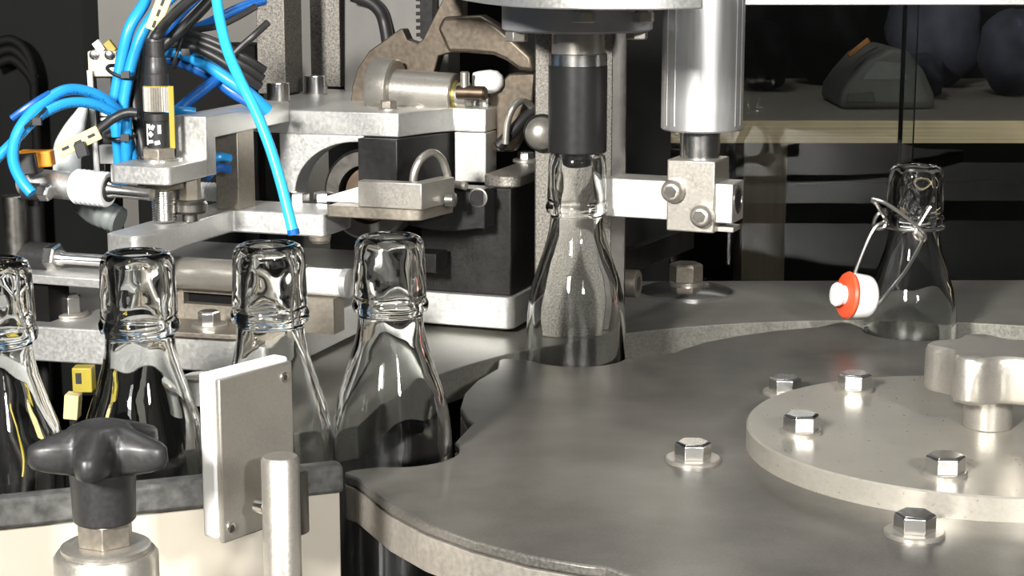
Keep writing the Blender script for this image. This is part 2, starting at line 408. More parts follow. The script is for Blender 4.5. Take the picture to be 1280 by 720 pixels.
# wire bail
def W(u, v, dy=0): return PY(u, v, ry+dy)
m = MB(); nz_ = 55.5
ringp = [(rx+14.9*math.cos(t), ry+14.9*math.sin(t), nz_) for t in [2*PI*k/40 for k in range(40)]]
m.tube(ringp, 1.0, 8, smooth=False, close=True)
m.tube([W(1107, 268, -6), W(1098, 258, -13), W(1090, 249, -17), W(1100, 251, -18), W(1112, 257, -18), W(1132, 271, -18), W(1150, 286, -18), W(1156, 293, -18), W(1156, 300, -17), W(1149, 300, -17), W(1143, 293, -17), W(1150, 279, -16.5), W(1163, 258, -15.5)], 1.05, 8)
m.tube([W(1094, 252, -16), W(1100, 262, -16), W(1107, 275, -14), W(1106, 283, -14), W(1099, 286, -14), W(1092, 282, -14), W(1094, 273, -15), W(1099, 266, -15), W(1106, 262, -12)], 1.05, 8)
m.build('wire_loop', 'wirem', SB)
m = MB()
m.tube([W(1105, 278, -16), W(1096, 282, -17), W(1088, 293, -18), W(1078, 316, -19), W(1067, 346, -20), W(1066, 356, -20)], 1.05, 8)
m.tube([W(1146, 290, -19), W(1152, 297, -19.5), W(1150, 306, -20), W(1131, 339, -24), W(1110, 365, -28), W(1099, 379, -29), W(1090, 379, -29), W(1080, 374, -29), W(1074, 372, -27)], 1.05, 8)
m.build('wire_bail', 'wirem', SB)
sc = W(1060, 369, -24); ax = Vector((-.955, -.25, .12)).normalized()
m = MB(); m.lathe(sc-ax*13.5, ax, [(0, 0), (0, 7.5), (.6, 9.2), (2, 10.6), (4, 11.2), (10, 11.6), (12, 11.4), (12.5, 9)], 40); stp = m.build('stopper', 'porcelain', SB)
m = MB(); m.lathe(sc-ax*1.0, ax, [(0, 8), (0, 11.6), (1.2, 12.2), (2.6, 11.4), (3.4, 8.5)], 40); m.build('gasket', 'red', stp)
m = MB(); m.lathe(sc+ax*2.2, ax, [(0, 5), (2, 5.2), (2.8, 6.0), (4.6, 6.2), (5.6, 5.4), (6, 3.5), (6.1, 0)], 36); m.build('stopper_tip', 'porcelain', stp)
m = MB(); hc = W(1074, 372, -24)-Vector((0, 3.2, 0)); m.lathe(hc+Vector((.5, .6, 0)), Vector((.35, -.93, 0)), [(0, 2.3), (1.2, 2.3), (1.4, 1.9)], 20); m.build('wire_hole', 'ink', stp)

# ------------------------------------------------------------------ conveyor rail and panel
RA = Vector((-40, 690)); RB = Vector((-205, 628)); rd = (RB-RA).normalized(); rn = Vector((rd.y, -rd.x))
if rn.y > 0: rn = -rn
def rpt(t, s): p = RA+rd*t+rn*(s+1.5); return (p.x, p.y)
CV = thing('bottle_conveyor', 'conveyor side with worn dark guide rail over a beige panel, front of the bottle row', 'conveyor', (-150, 650, -112))
m = MB(); m.prism([rpt(29, 0), rpt(29, 9), rpt(420, 9), rpt(420, 0)], -4, 7); m.build('guide_rail', 'rail', CV, bevel=1.6)
m = MB(); m.prism([rpt(30, 1), rpt(30, 6), rpt(420, 6), rpt(420, 1)], -112, -4); m.build('side_panel', 'beige', CV, bevel=.6)

# ------------------------------------------------------------------ guide plate on post
gd = Vector((.6, .8, 0)); gn = Vector((.8, -.6, 0))
GL = PY(280, 680, 596)            # lower left corner of the metal face
zt = PY(278, 475, 596).z
GP = thing('guide_plate', 'square metal guide plate with thick white backing held on a round post', 'guide plate', PY(350, 700, 600).xyz*1)
GP.location.z = -112*S
Lg = 35.
def gpt(t, n_, z): return GL+gd*t+gn*n_+Vector((0, 0, z-GL.z))
m = MB(); m.extr([gpt(0, 0, GL.z), gpt(Lg, 0, GL.z), gpt(Lg, 0, zt), gpt(0, 0, zt)], -gn*2.2); m.build('metal_plate', 'satin', GP, bevel=.5)
m = MB(); m.extr([gpt(-.8, -2.4, GL.z+1.2), gpt(Lg+.5, -2.4, GL.z+1.2), gpt(Lg+.5, -2.4, zt+1.3), gpt(-.8, -2.4, zt+1.3)], -gn*6.6); m.build('white_pad', 'white', GP, bevel=.8)
for t, z in ((3.5, GL.z+5), (Lg-4, GL.z+5), (Lg-4, zt-5)):
    c = gpt(t, 0, z); mm = MB(); mm.lathe(c, gn, [(0, 1.9), (.5, 1.8), (.6, 1.0)], 20); sc_ = mm.build('screw', 'steel', GP)
    mm = MB(); mm.lathe(c+gn*.3, gn, [(0, 1.0), (.35, 1.0)], 12); mm.build('socket', 'steel_dark', sc_)
pc = PY(350, 570, 592); 
m = MB(); m.lathe((pc.x, pc.y, -112), Zax, [(0, 6.4), (pc.z+112-1.2, 6.4), (pc.z+112, 5.6), (pc.z+112, 0)], 40); pst = m.build('post', 'satin', GP)
m = MB(); m.cyl((pc.x+3.5, pc.y+5, pc.z-28), Zax, 5.2, 22, 32); m.build('post_clamp', 'steel_dark', GP)
cS = PY(322, 632, 596); m = MB(); m.lathe(cS+gn*0, gn, [(0, 2.5), (4, 2.5), (4.5, 2)], 24); m.build('clamp_screw', 'steel', GP)

# ------------------------------------------------------------------ black star knob
kx = PY(127, 560, 560); KB = Vector((kx.x, 560, 0))
BK = thing('clamping_star', 'black five-lobed star knob on a hex nut at lower left corner', 'star knob', (KB.x, KB.y, -112))
zg = PY(127, 556, 560).z        # mid height of the grip
m = MB(); pts = []
for k in range(160):
    a = 2*PI*k/160; c = .5+.5*math.cos(5*(a-math.radians(270))); r = 11.4+11.6*c**1.1; pts.append((r*math.cos(a), r*math.sin(a)))
def kring(m, z, s, core): return [m.v((KB.x+x*s if math.hypot(x, y)*s > core else x/math.hypot(x, y)*core+KB.x, KB.y+(y*s if math.hypot(x, y)*s > core else y/math.hypot(x, y)*core), zg+z)) for x, y in pts]
rings = [kring(m, -8.6, .50, 9.6), kring(m, -7.0, .80, 9.8), kring(m, -5.6, .95, 10), kring(m, -3.5, 1., 10), kring(m, .6, .985, 10), kring(m, 1.6, .94, 10), kring(m, 3.0, .80, 10), kring(m, 4.6, .62, 9.8), kring(m, 6.0, .44, 9.0), kring(m, 6.9, .30, 7.5), kring(m, 7.2, .12, 5.6)]
m.face(rings[0][::-1]); m.face(rings[-1])
for A, B in zip(rings, rings[1:]):
    for i in range(160): m.face([A[i], A[(i+1) % 160], B[(i+1) % 160], B[i]])
m.build('grip', 'plastic', BK, sharp=50)
zs = PY(127, 662, 550).z
m = MB(); m.lathe((KB.x, KB.y, zs), Zax, [(0, 9.4), (.6, 9.9), (10, 10.1), (zg-8-zs, 10.6)], 48); m.build('stem', 'plastic', BK)
zn = PY(127, 690, 551).z
m = MB(); m.hexa((KB.x, KB.y, zn), Zax, 16, zs-zn+.3, .12, ch=.5); m.build('hex_nut', 'warm', BK, bevel=.3)
m = MB(); m.lathe((KB.x, KB.y, zn-2.4), Zax, [(0, 14.2), (1.6, 14.2), (2.4, 12.8), (2.4, 6)], 48); m.build('washer', 'satin', BK)
m = MB(); m.lathe((KB.x, KB.y, -112), Zax, [(0, 16.5), (zn-2.6+112-1.5, 16.5), (zn-2.5+112, 15.4)], 48); m.build('clamp_collar', 'satin', BK)

# ------------------------------------------------------------------ capping head
CHD = thing('bottle_capper', 'capping head with black sleeve and grey flange above the raised bottle', 'capping head', (cx, cy, 97))
yc = cy
zS0 = PY(718, 190, yc).z; zS1 = PY(718, 84, yc-12).z; zR1 = PY(718, 68, yc-12).z; zF0 = PY(716, 43, yc-36).z; zF1 = PY(716, 10, yc-36).z
m = MB(); m.lathe((cx, cy, zS0), Zax, [(0, 12.6), (0, 13.6), (.6, 14.2), (zS1-zS0, 14.2), (zS1-zS0, 12.6)], 64, closed=True); m.build('sleeve', 'black_sleeve', CHD)
m = MB(); m.lathe((cx, cy, zS1+.2), Zax, [(0, 14.0), (zR1-zS1-.6, 14.0), (zR1-zS1-.2, 13.6)], 64); m.build('collar', 'steel', CHD)
m = MB(); m.lathe((cx, cy, zR1-.1), Zax, [(0, 12.6), (zF0-zR1+1, 12.6)], 48); m.build('shaft', 'satin', CHD)
fo = Vector((cx-.5, cy, zF0))
m = MB(); m.lathe(fo, Zax, [(0, 34.5), (1, 36), (zF1-zF0+4, 36), (zF1-zF0+4.5, 35.5)], 96); m.build('flange', 'flange', CHD)
m = MB(); m.lathe((cx, cy, zS0-7.5), Zax, [(0, 0), (0.2, 4.5), (1.2, 6.6), (3, 7.2), (24, 7.2)], 40); m.build('plug', 'black', CHD)
for x_, y_, z_ in ((1.5, -41.5, None), (29, -31, None), (-29, -12, zF0), (29, 6, zF0)):
    p_ = fo+Vector((x_, y_, 0)); p_.z = zF0 if z_ else PY(720, 12.5, 735).z
    if z_: p_.x = fo.x+x_
    if z_: mm = MB(); mm.hexa(p_, -Zax, 9.5, 4.6, .3, ch=.5)
    else:
        ztop_ = p_.z; p_.z = PY(720, 15.5, p_.y).z
        mm = MB(); mm.hexa(p_, -Zax, 9.5, 4.6, .3, ch=.5); mm.cyl(p_-Zax*.2, Zax, 3.4, ztop_-p_.z+.2, 20, .1)
    mm.build('hex_bolt', 'satin', CHD, bevel=.2)

# carrier plate above
zP = PY(750, 12.5, 735).z
pl = [PZ(u, v, zP) for u, v in ((556, -4), (580, 1), (605, 5), (640, 9), (690, 11.5), (750, 12.5), (820, 12.5), (878, 11))]
pp = [(p.x, p.y) for p in pl]+[(pl[-1].x+4, cy+4), (pl[-1].x-5, cy+70), (-40, cy+90), (pl[0].x-20, cy+40)]
m = MB(); m.prism(pp, zP, zP+16); CPL = tag(m.build('carrier_plate', 'alu', None, loc=(40, cy, zP), bevel=.6), 'bright aluminium carrier plate over the capping flange at top', 'plate')

# column behind the capper
yk = cy+42
k0 = PY(669, 200, yk); k1 = PY(765, 200, yk)
SC = thing('support_column', 'flat grey steel column standing behind the capped bottle', 'column', (k0.x+20, yk, 0))
m = MB(); m.box((k0.x, yk, 0), (k1.x, yk+14, 215)); m.build('column_plate', 'cast', SC, bevel=.6)
m = MB(); k2 = PY(783, 200, yk+16); m.box((k1.x-2, yk+15, 0), (k2.x, yk+45, 215)); m.build('column_flank', 'steel_dark', SC, bevel=.6)
dm = PY(676, 166, yk-2); dm = Vector((k0.x+3.5, yk, dm.z))
m = MB(); m.lathe(dm, Vector((0, -1, 0)), [(0, 9.5), (4, 9.5), (5, 8.8)], 40); m.build('dome_seat', 'black', SC)
m = MB(); m.lathe(dm+Vector((-.5, -5, 0)), Vector((0, -1, 0)), [(0, 8.2), (2, 7.9), (4.5, 6.3), (6, 3.6), (6.6, 0)], 40); m.build('dome_head', 'satin', SC)

# ------------------------------------------------------------------ aluminium lift cylinder, clamp arm
yl = 885.
lc = PY(877, 165, yl); rC = 51*pxs(yl)
LCY = thing('lift_cylinder', 'big turned aluminium cylinder with steel rod right of the capping head', 'cylinder', (lc.x, yl, lc.z-20))
m = MB(); pr = [(0, rC-.8), (.8, rC), (120, rC)]
m.lathe((lc.x, yl, PY(877, 167, yl-rC).z), Zax, pr, 96); m.build('barrel', 'alu_brushed', LCY)
for a_ in (205, 222, 318, 332):
    mm = MB(); c_, s_ = math.cos(math.radians(a_)), math.sin(math.radians(a_)); zc_ = PY(877, 160, yl-rC).z
    mm.cyl((lc.x+c_*(rC-.55), yl+s_*(rC-.55), zc_), Zax, .8, 110, 10, .1); mm.build('barrel_rib', 'alu_brushed', LCY)
zb1 = PY(865, 201, yl-8).z
m = MB(); m.lathe((lc.x-.6, yl, zb1-3), Zax, [(0, 9.6), (40, 9.6)], 48); m.build('rod', 'steel', LCY)
FB = Matrix.Translation((lc.x-2, yl-1, 0)) @ Matrix.Rotation(math.radians(-23), 4, 'Z'); FBI = FB.inverted()
def BQ(u, v, q):
    c = FBI @ CP; d = FBI.to_3x3() @ ray(u, v); return c+d*((q-c.y)/d.y)
CA = thing('bar_clamp', 'square aluminium bar held in a clamp block with two cap screws', 'clamp', (lc.x-2, yl-1, 60))
p0 = BQ(834, 199, -12); p1 = BQ(892, 292, -12)
m = MB(FB); m.box((p0.x, -12, p1.z), (p1.x, 12, p0.z)); m.build('clamp_block', 'satin', CA, bevel=.7)
b0 = BQ(757, 222, -9.5); b1 = BQ(915, 280, -9.5)
m = MB(FB); m.box((b0.x, -9.5, b1.z), (b1.x, 9.5, b0.z)); bar_ = m.build('square_bar', 'alu_rough', CA, bevel=.5)
m = MB(FB); cz = (b0.z+b1.z)/2+1; m.lathe((b1.x-.6, -.5, cz), Vector((1, 0, 0)), [(0, 7.0), (.8, 7.0), (1.0, 6.6), (1.0, 5.6), (.2, 5.2)], 32); m.build('bore_ring', 'steel', bar_)
m = MB(FB); m.lathe((b1.x-.2, -.5, cz), Vector((1, 0, 0)), [(0, 5.4), (.5, 5.4)], 32); m.build('bore', 'steel_dark', bar_)
m = MB(FB); l0 = BQ(893, 283, -6); l1 = BQ(914, 288, -6); m.box((p1.x-4, -6, l1.z-1), (p1.x+8, 6, l0.z)); m.build('lower_lug', 'satin', CA, bevel=.3)
bd = (FB.to_3x3() @ Vector((0, -1, 0)))
for u, v in ((843, 238), (879, 269)):
    q = BQ(u, v, -12); wp = FB @ q; capscrew('cap_screw', wp, 5.6, 6.5, CA, bd, 'satin')
# dark flat bar below, ending in a socket screw clamp
A0 = PY(781, 316, 962); A1 = PY(868, 291, 1050); zt_ = A0.z; A1.z = zt_
dv = (A1-A0); dv.z = 0; ux = dv.normalized(); uy = Vector((-ux.y, ux.x, 0))
PB = thing('pivot_bar', 'dark flat bar slanting forward below the clamp block', 'bar', A0-Vector((0, 0, 30)))
m = MB(); m.obox((A0+A1)/2+uy*3-Vector((0, 0, 6)), ux, uy, Zax, dv.length/2, 3, 6.4); m.build('flat_bar', 'black_plate', PB, bevel=.5)
sc0 = PY(770, 353, 962); sxa = Vector((.93, -.36, 0))
capscrew('socket_screw', sc0, 7.4, 12.5, PB, sxa, 'warm')
m = MB(); m.box((sc0.x-8, sc0.y-3, .05), (sc0.x+4, sc0.y+12, A0.z-10)); m.build('bar_foot', 'steel_dark', PB)
# bolt with big cone washer on the deck
db = PZ(857, 366, 0)
AB = thing('anchor_bolt', 'hex bolt with a wide polished cone washer on the deck plate', 'bolt', (db.x, db.y, 0))
m = MB(); m.lathe((db.x, db.y, 0), Zax, [(0, 27.5), (1.4, 27.5), (2.2, 26.2), (5.2, 15), (5.2, 0)], 72); m.build('cone_washer', 'steel', AB)
m = MB(); m.lathe((db.x, db.y, 5.2), Zax, [(0, 9.7), (1.8, 9.7), (2, 9.2)], 40); m.build('washer', 'satin', AB)
m = MB(); m.hexa((db.x, db.y, 7.2), Zax, 17, 10.5, .35, ch=1.2); m.build('hex_head', 'warm', AB, bevel=.3)

# ------------------------------------------------------------------ gripper station, base
BP = thing('base_plate', 'thick milled aluminium base plate under the gripper station', 'plate', FR @ Vector((-40, 60, 0)))
poly = rpoly([(-170, -54), (-4, -40), (0, -34), (0, 94), (72, 92), (72, 200), (-170, 200)], 6)
m = MB(FR); m.prism(poly, 3, 20); m.build('slab', 'alu', BP, bevel=.7)
for p, q in ((-150, -30), (-20, 60), (50, 120), (50, 180)):
    m = MB(FR); m.cyl((p, q, 0.1 if p > -40 else -112), Zax, 9, 2.9 if p > -40 else 115, 32, .2); m.build('spacer', 'black', BP)
w1 = LZ(262, 407, 20.0)
m = MB(FR); m.prism(rpoly([(-62, -50.5), (-14, -46), (-10, -20), (-62, -20)], 5), 20, 22.6); m.build('shim_plate', 'warm', BP, bevel=.5)
hexbolt('hex_bolt', FR @ LZ(262, 408, 22.6), 9.5, 6, BP, washer=8.4, rot=.5)
hexbolt('hex_bolt', FR @ LZ(88, 394, 20.2), 10.5, 9, BP, washer=9, rot=.1)
ws = PZ(255, 503, 0)
# slotted upright on the base
SU = thing('slotted_bracket', 'upright plate with a dark slot standing on the base plate behind first bottles', 'bracket', FR @ Vector((-40, -4, 20)))
s0 = LQ(229, 365, -8); s1 = LQ(300, 384, -8)
m = MB(FR)
zt0 = s0.z+4.5
m.box((-86, -8, 20.05), (s0.x, 0, zt0)); m.box((s1.x+14, -8, 20), (-4, 0, zt0)); m.box((s0.x, -8, 20), (s1.x+14, 0, s1.z)); m.box((s0.x, -8, s0.z), (s1.x+14, 0, zt0))
m.build('upright', 'warm', SU, bevel=.2)
m = MB(FR); m.box((s0.x-.3, -3, s1.z-.3), (s1.x+14.3, -.5, s0.z+.3)); m.build('slot_dark_fill', 'dark', SU)  # black insert stands in for the shade inside the open slot
# standoff in front
ST = thing('standoff_screw', 'short grey round screw head below the base plate behind the guide plate', 'screw', (ws.x, ws.y, 0))
m = MB(); m.lathe((ws.x, ws.y, 0), Zax, [(0, 7), (10.5, 7), (11, 6.6)], 32); m.build('screw_head', 'alu', ST)
m = MB(); m.lathe((ws.x, ws.y, 11), Zax, [(0, 8.6), (1.2, 8.6), (1.4, 8.2)], 32); m.build('washer', 'steel', ST)

# black gearbox block
f0 = LQ(637, 222, 93); fz = LQ(660, 200, 93).z
g2_lid = LQ(612, 215, 100).x-4
BB = thing('gearbox_block', 'big black steel block on the base plate left of the column', 'machine block', FR @ Vector((45, 120, 20)))
m = MB(FR); m.extr([(20, 96, 20.1), (70, 96, 20.1), (70, 96, f0.z-6.05), (54, 96, f0.z-6.05), (54, 96, 62), (20, 96, 62)], (0, 74, 0)); m.build('block_body', 'black_plate', BB, bevel=.8)
m = MB(FR); m.prism(rpoly([(g2_lid, 100), (66, 96), (73, 100), (73, 172), (g2_lid, 172)], 5), f0.z-6, f0.z); m.build('block_lid', 'cast', BB, bevel=.8)
hexbolt('hex_bolt', FR @ LZ(657, 202, f0.z), 8, 4, BB, washer=7, rot=.3)
# dark clamp body with curved underside in front of the block
m = MB(FR); 
c0 = LQ(545, 232, 84); c1 = LQ(611, 282, 84)
pts = [(c0.x-14, c0.z), (c1.x, c0.z), (c1.x, c1.z-1)]+[(c1.x-4-(c1.x-4-c0.x+14)*k/8, c1.z-1-2.2*math.sin(PI*k/8)) for k in range(9)]
m.extr([(x, 78, z) for x, z in pts], (0, 15, 0))
CJ = tag(m.build('clamp_jaw', 'black', None, loc=FR @ Vector((c0.x, 86, c1.z)), bevel=.6), 'black curved clamp jaw fixed to front of the big black block', 'clamp jaw')
m = MB(FR); sx = LQ(598, 247, 78); m.lathe((sx.x, 78, sx.z), Vector((0, -1, 0)), [(0, 5), (.4, 5), (.5, 4.2), (-.3, 4)], 32); m.build('recess_ring', 'steel_dark', CJ)
# small bar beside bottle
e0 = LP(545, 330, 12.)
SBR = MB(FR); h0 = LQ(470, 330, 75); h1 = LQ(545, 318, 75); h2 = LQ(545, 342, 75)
SBR.box((-6, 75, h2.z), (h1.x, 91, h1.z)); tag(SBR.build('stop_bar', 'black_plate', None, loc=FR @ Vector((h1.x, 80, h2.z)), bevel=.4), 'short grey stop bar behind the bottle in the left wheel pocket', 'bar')

# ------------------------------------------------------------------ gripper arms
PA = -50.
def prof(pts, p): return [(p, q, z) for q, z in pts]
def qz(u, v): P = LP(u, v, PA); return P.y, P.z
UA = thing('upper_gripper', 'stepped aluminium upper arm of the gripper behind the bright blue hose', 'arm', FR @ Vector((-60, 20, 90)))
tb = qz(212, 232.5); tt = qz(210, 210); rb = qz(258.75, 203.4); rt = qz(258.75, 145.5); ib = qz(272, 168.7); it = qz(271, 217.5); eb = qz(362, 154.5); 
z_b = tb[1]; z_t = tt[1]; za = rt[1]; zi = (ib[1]+eb[1])/2
q1 = 86.
m = MB(FR); pr = [(rb[0], z_b), (it[0], z_b), (it[0], zi), (q1+.3, zi), (q1+.3, za), (rb[0], za)]
m.extr(prof(pr, PA), (-17, 0, 0)); m.build('arm_bar', 'alu', UA, bevel=.6)
tl = LQ(139, 208, tb[0]+4).x
m = MB(FR); m.prism(rpoly([(tl, tb[0]+3), (tl+3, tb[0]), (PA-2, tb[0]), (PA, tb[0]+2), (PA, rb[0]+.3), (tl, rb[0]+.3)], 1.5), z_b, z_t); m.build('arm_tab', 'alu', UA, bevel=.6)
# head plate with arch
g0 = LQ(370, 139, q1); g1 = LQ(497, 142, q1); gzb = LQ(497, 172, q1).z; ztop = g1.z
q2 = 126.
g2 = LQ(608, 160, q2)
HP = thing('gripper_unit', 'aluminium gripper head with arched bore and end jaw left of the black sleeve', 'gripper head', FR @ Vector((g0.x+20, q1+20, 60)))
j0 = LQ(568, 200, q2-1)
topoly = [(g1.x, q1+.5), (g1.x+6.5, q1+20), (g1.x+10.5, q1+30), (j0.x-2.5, q2-4), (j0.x, q2-1), (g2.x, q2-1), (g2.x, q2+24), (g1.x-10, q2+90), (PA-40, q2+90), (PA-40, q1+12), (PA-17, q1+.5)]
m = MB(FR); m.prism(topoly, gzb, ztop); m.build('head_plate', 'alu', HP, bevel=.6)
# arch under the plate
ac = LQ(447, 246, q1); al = LQ(368, 246, q1); R_ = ac.x-al.x; Rz = LQ(447, 178, q1).z-ac.z
l0_ = LQ(345, 160, q1); 
apts = [(al.x-8.5, ac.z-4), (al.x-.0, ac.z-4)]+[(ac.x-R_*math.cos(PI/2*k/14), ac.z+Rz*math.sin(PI/2*k/14)) for k in range(15)]+[(ac.x+4, gzb-.1), (al.x-8.5, gzb-.1)]
m = MB(FR); m.extr([(x, q1+.8, z) for x, z in apts], (0, 16, 0)); m.build('arch', 'alu', HP, bevel=.5)
m = MB(FR); m.lathe((ac.x+1, q1+8, ac.z), Vector((0, 1, 0)), [(0, Rz*.55), (0, Rz*.80), (2, Rz*.86), (17, Rz*.86), (17, Rz*.55)], 64, closed=True); m.build('bearing', 'steel_dark', HP)
m = MB(FR); m.lathe((ac.x+2, q1+12, ac.z), Vector((0, 1, 0)), [(0, Rz*.5), (30, Rz*.5)], 48); m.build('pivot_shaft', 'brown_steel', HP)
jz0 = LQ(590, 228, q2-1).z; jz1 = LQ(590, 163, q2-1).z; j0 = LQ(568, 200, q2-1)
m = MB(FR); m.box((j0.x, q2-1, jz0), (g2.x, q2+16, gzb-.3)); m.build('jaw_block', 'alu_rough', HP, bevel=.6)
for (u, v, s) in ((486, 137, 8), (526, 133, 8.5)):
    hexbolt('hex_bolt', FR @ LZ(u, v, ztop), s, 4, HP, mat_='warm' if u < 500 else 'steel', washer=s*.68, wh=1)
for u in (583, 604):
    o_ = LZ(u, 133, ztop); m = MB(FR); m.lathe((o_.x, o_.y+4, ztop), Zax, [(0, 4), (1, 4.2), (4, 4.0), (5, 3)], 24); m.build('cap_screw', 'steel', HP)
# black block under the head
k0_ = LQ(447, 171, q1-6); k1_ = LQ(497, 250, q1-6)
m = MB(FR); zc0 = LQ(470, 225, q1-6).z
m.prism([(k0_.x, q1-6), (k1_.x, q1-6), (k1_.x+8, q1+22), (j0.x-1.5, q2+1), (j0.x-1.5, q2+10), (k0_.x, q1+18)], k1_.z, gzb-.5)
tag(m.build('solenoid_block', 'black', None, loc=FR @ Vector((k1_.x-10, q1+10, k1_.z)), bevel=.5), 'matt black square block fixed under the aluminium gripper head', 'machine block')
# lower arm
PA_, PA = PA, -58.
LA = thing('lower_gripper', 'lower aluminium gripper arm with pale rounded corner above the middle bottles', 'arm', FR @ Vector((-60, 0, 60)))
zl0 = LP(193, 305, PA).z; inn = LP(290, 262, PA); zl1 = inn.z
pe = LQ(405, 275, inn.y)
tl2 = LQ(140, 285, -46).x
zlow = zl1-11.5
lp = rpoly([(tl2, -52), (PA-3, -56), (PA, -52), (PA, inn.y), (pe.x, inn.y), (pe.x, inn.y+34), (tl2, inn.y+34)], 3)
m = MB(FR); m.prism(lp, zlow, zl1); m.build('arm_plate', 'alu', LA, bevel=.8)
for u, v in ((374, 252), (405, 252)):
    hexbolt('hex_bolt', FR @ LZ(u, v, zl1), 9.6, 5, LA, washer=None, rot=.4)
m = MB(FR); o_ = LQ(400, 298, inn.y+4); m.lathe((o_.x, o_.y, zlow), Vector((0, 0, -1)), [(0, 5.6), (2, 5.4), (3.6, 4), (4.2, 0)], 28); m.build('screw_tail', 'warm', LA)
PA = PA_
# upright post between the arms
g_ = LQ(282, 165, 46); g3 = LQ(313, 262, 46)
m = MB(FR); p5 = LZ(313, 262, zl1); m.box((g_.x, 34, zl1), (g3.x, 52, zi-.2))
tag(m.build('spacer_post', 'warm', None, loc=FR @ Vector((g_.x, 40, zl1)), bevel=.5), 'square steel post standing between lower and upper gripper arms', 'post')
# cranked finger plate
h0 = LQ(410, 268, 12); zf1 = zl1+1.5
def fz_(u, v): return LZ(u, v, zl1)
FG = thing('gripper_finger', 'cranked steel gripper finger reaching over the bottle in left wheel pocket', 'gripper finger', FR @ Vector((10, 15, zl1)))
qa = inn.y-3
a0 = LQ(408, 255, qa); a1 = LQ(522, 264, qa); a2 = LP(545, 258, a1.x+4)
fl0 = LQ(408, 257, qa).z; fl1 = LQ(450, 273, qa).z
m = MB(FR); fp = rpoly([(a0.x, qa), (a1.x-4, qa), (a1.x+1, qa+3), (a1.x+6, qa+34), (a1.x-6, qa+34), (a0.x, qa+26)], 2)
m.prism(fp, fl1, fl0); m.build('finger_plate', 'warm', FG, bevel=.5)
b0_ = LQ(447, 226, qa+1); b1_ = LQ(527, 255, qa+1)
m = MB(FR); m.prism([(b0_.x, qa+1), (b1_.x, qa+1), (b1_.x+6, qa+30), (b1_.x-2, qa+31), (b1_.x-6, qa+8), (b0_.x, qa+8)], fl0+.1, b0_.z); m.build('finger_ridge', 'satin', FG, bevel=.4)
m = MB(FR); w0 = LQ(405, 243, qa+12); m.extr([(w0.x, qa+12, fl0+.2), (b0_.x-.5, qa+12, fl0+.2), (b0_.x-.5, qa+12, fl0+9.5), (w0.x+2, qa+12, fl0+3)], (0, 6, 0)); m.build('white_wedge', 'white', FG, bevel=.3)
w1 = LQ(548, 246, qa+30)
m = MB(FR); m.lathe((b1_.x+5, qa+22, w1.z), Vector((1, 0, 0)), [(0, 3.6), (4, 3.6), (4.4, 3)], 24); sc_ = m.build('set_screw', 'steel', FG)
# grey lead looping up beside the finger
m = MB(); Yw = (FR @ Vector((30, 60, 0))).y
m.tube([PY(516, 232, Yw-8), PY(518, 215, Yw-8), PY(526, 199, Yw-6), PY(540, 191, Yw), PY(552, 199, Yw+6), PY(558, 215, Yw+8), PY(562, 228, Yw+8), PY(574, 231, Yw+6), PY(583, 233, Yw+4)], 2.0, 12)
tag(m.build('sensor_lead', 'satin', None, loc=PY(540, 232, Yw)), 'short grey lead looping in front of the black block under the gripper head', 'cable')
m = MB(); Y2 = (FR @ Vector((60, 128, 0))).y
m.tube([PY(632, 180, Y2), PY(634, 155, Y2), PY(641, 135, Y2), PY(652, 126, Y2+5), PY(662, 131, Y2+10), PY(667, 140, Y2+12)], 1.9, 12)
tag(m.build('sensor_lead', 'satin', None, loc=PY(632, 180, Y2)), 'thin grey lead arching just left of the grey column', 'cable')
m = MB(); m.tube([PY(622, 184, Y2+4), PY(640, 165, Y2+6), PY(655, 148, Y2+9), PY(668, 138, Y2+12)], 3.2, 14, smooth=False)
tag(m.build('proximity_switch', 'rubber', None, loc=PY(640, 165, Y2)), 'black slanting proximity switch under the thin lead by the column', 'sensor')

# pillars on the upper arm
for i, (u0, u1, u2, vb, lab) in enumerate(((319, 356, 378, 114, 'left one of two sandblasted square pillars beside the blue hose'), (386, 425, 441, 105, 'right one of two sandblasted square pillars beside the blue hose'))):
    P = LZ(u0+3, vb+3, ztop)
    pA = LQ(u0+2, 60, P.y); pB = LQ(u1, 60, P.y); qB = LP(u2, 60, pB.x).y
    m = MB(FR); m.box((pA.x, P.y, ztop+.05), (pB.x, qB, ztop+130)); 
    tag(m.build('square_pillar', 'cast', None, loc=FR @ Vector((pA.x, P.y, ztop)), bevel=.5), lab, 'pillar', 'sandblasted pillars')
for u, v, lab in ((348, 128, 'socket head screw in front of the left square pillar'), (394, 118, 'socket head screw in front of the right square pillar')):
    o_ = FR @ LZ(u, v, ztop)
    t_ = thing('socket_screw', lab, 'screw', o_, 'pillar screws')
    capscrew('screw_head', o_+Zax*.9, 6.2, 10, t_, Zax)
    mm = MB(); mm.lathe(o_, Zax, [(0, 7), (.8, 7), (.9, 6.6)], 32); mm.build('washer', 'satin', t_)

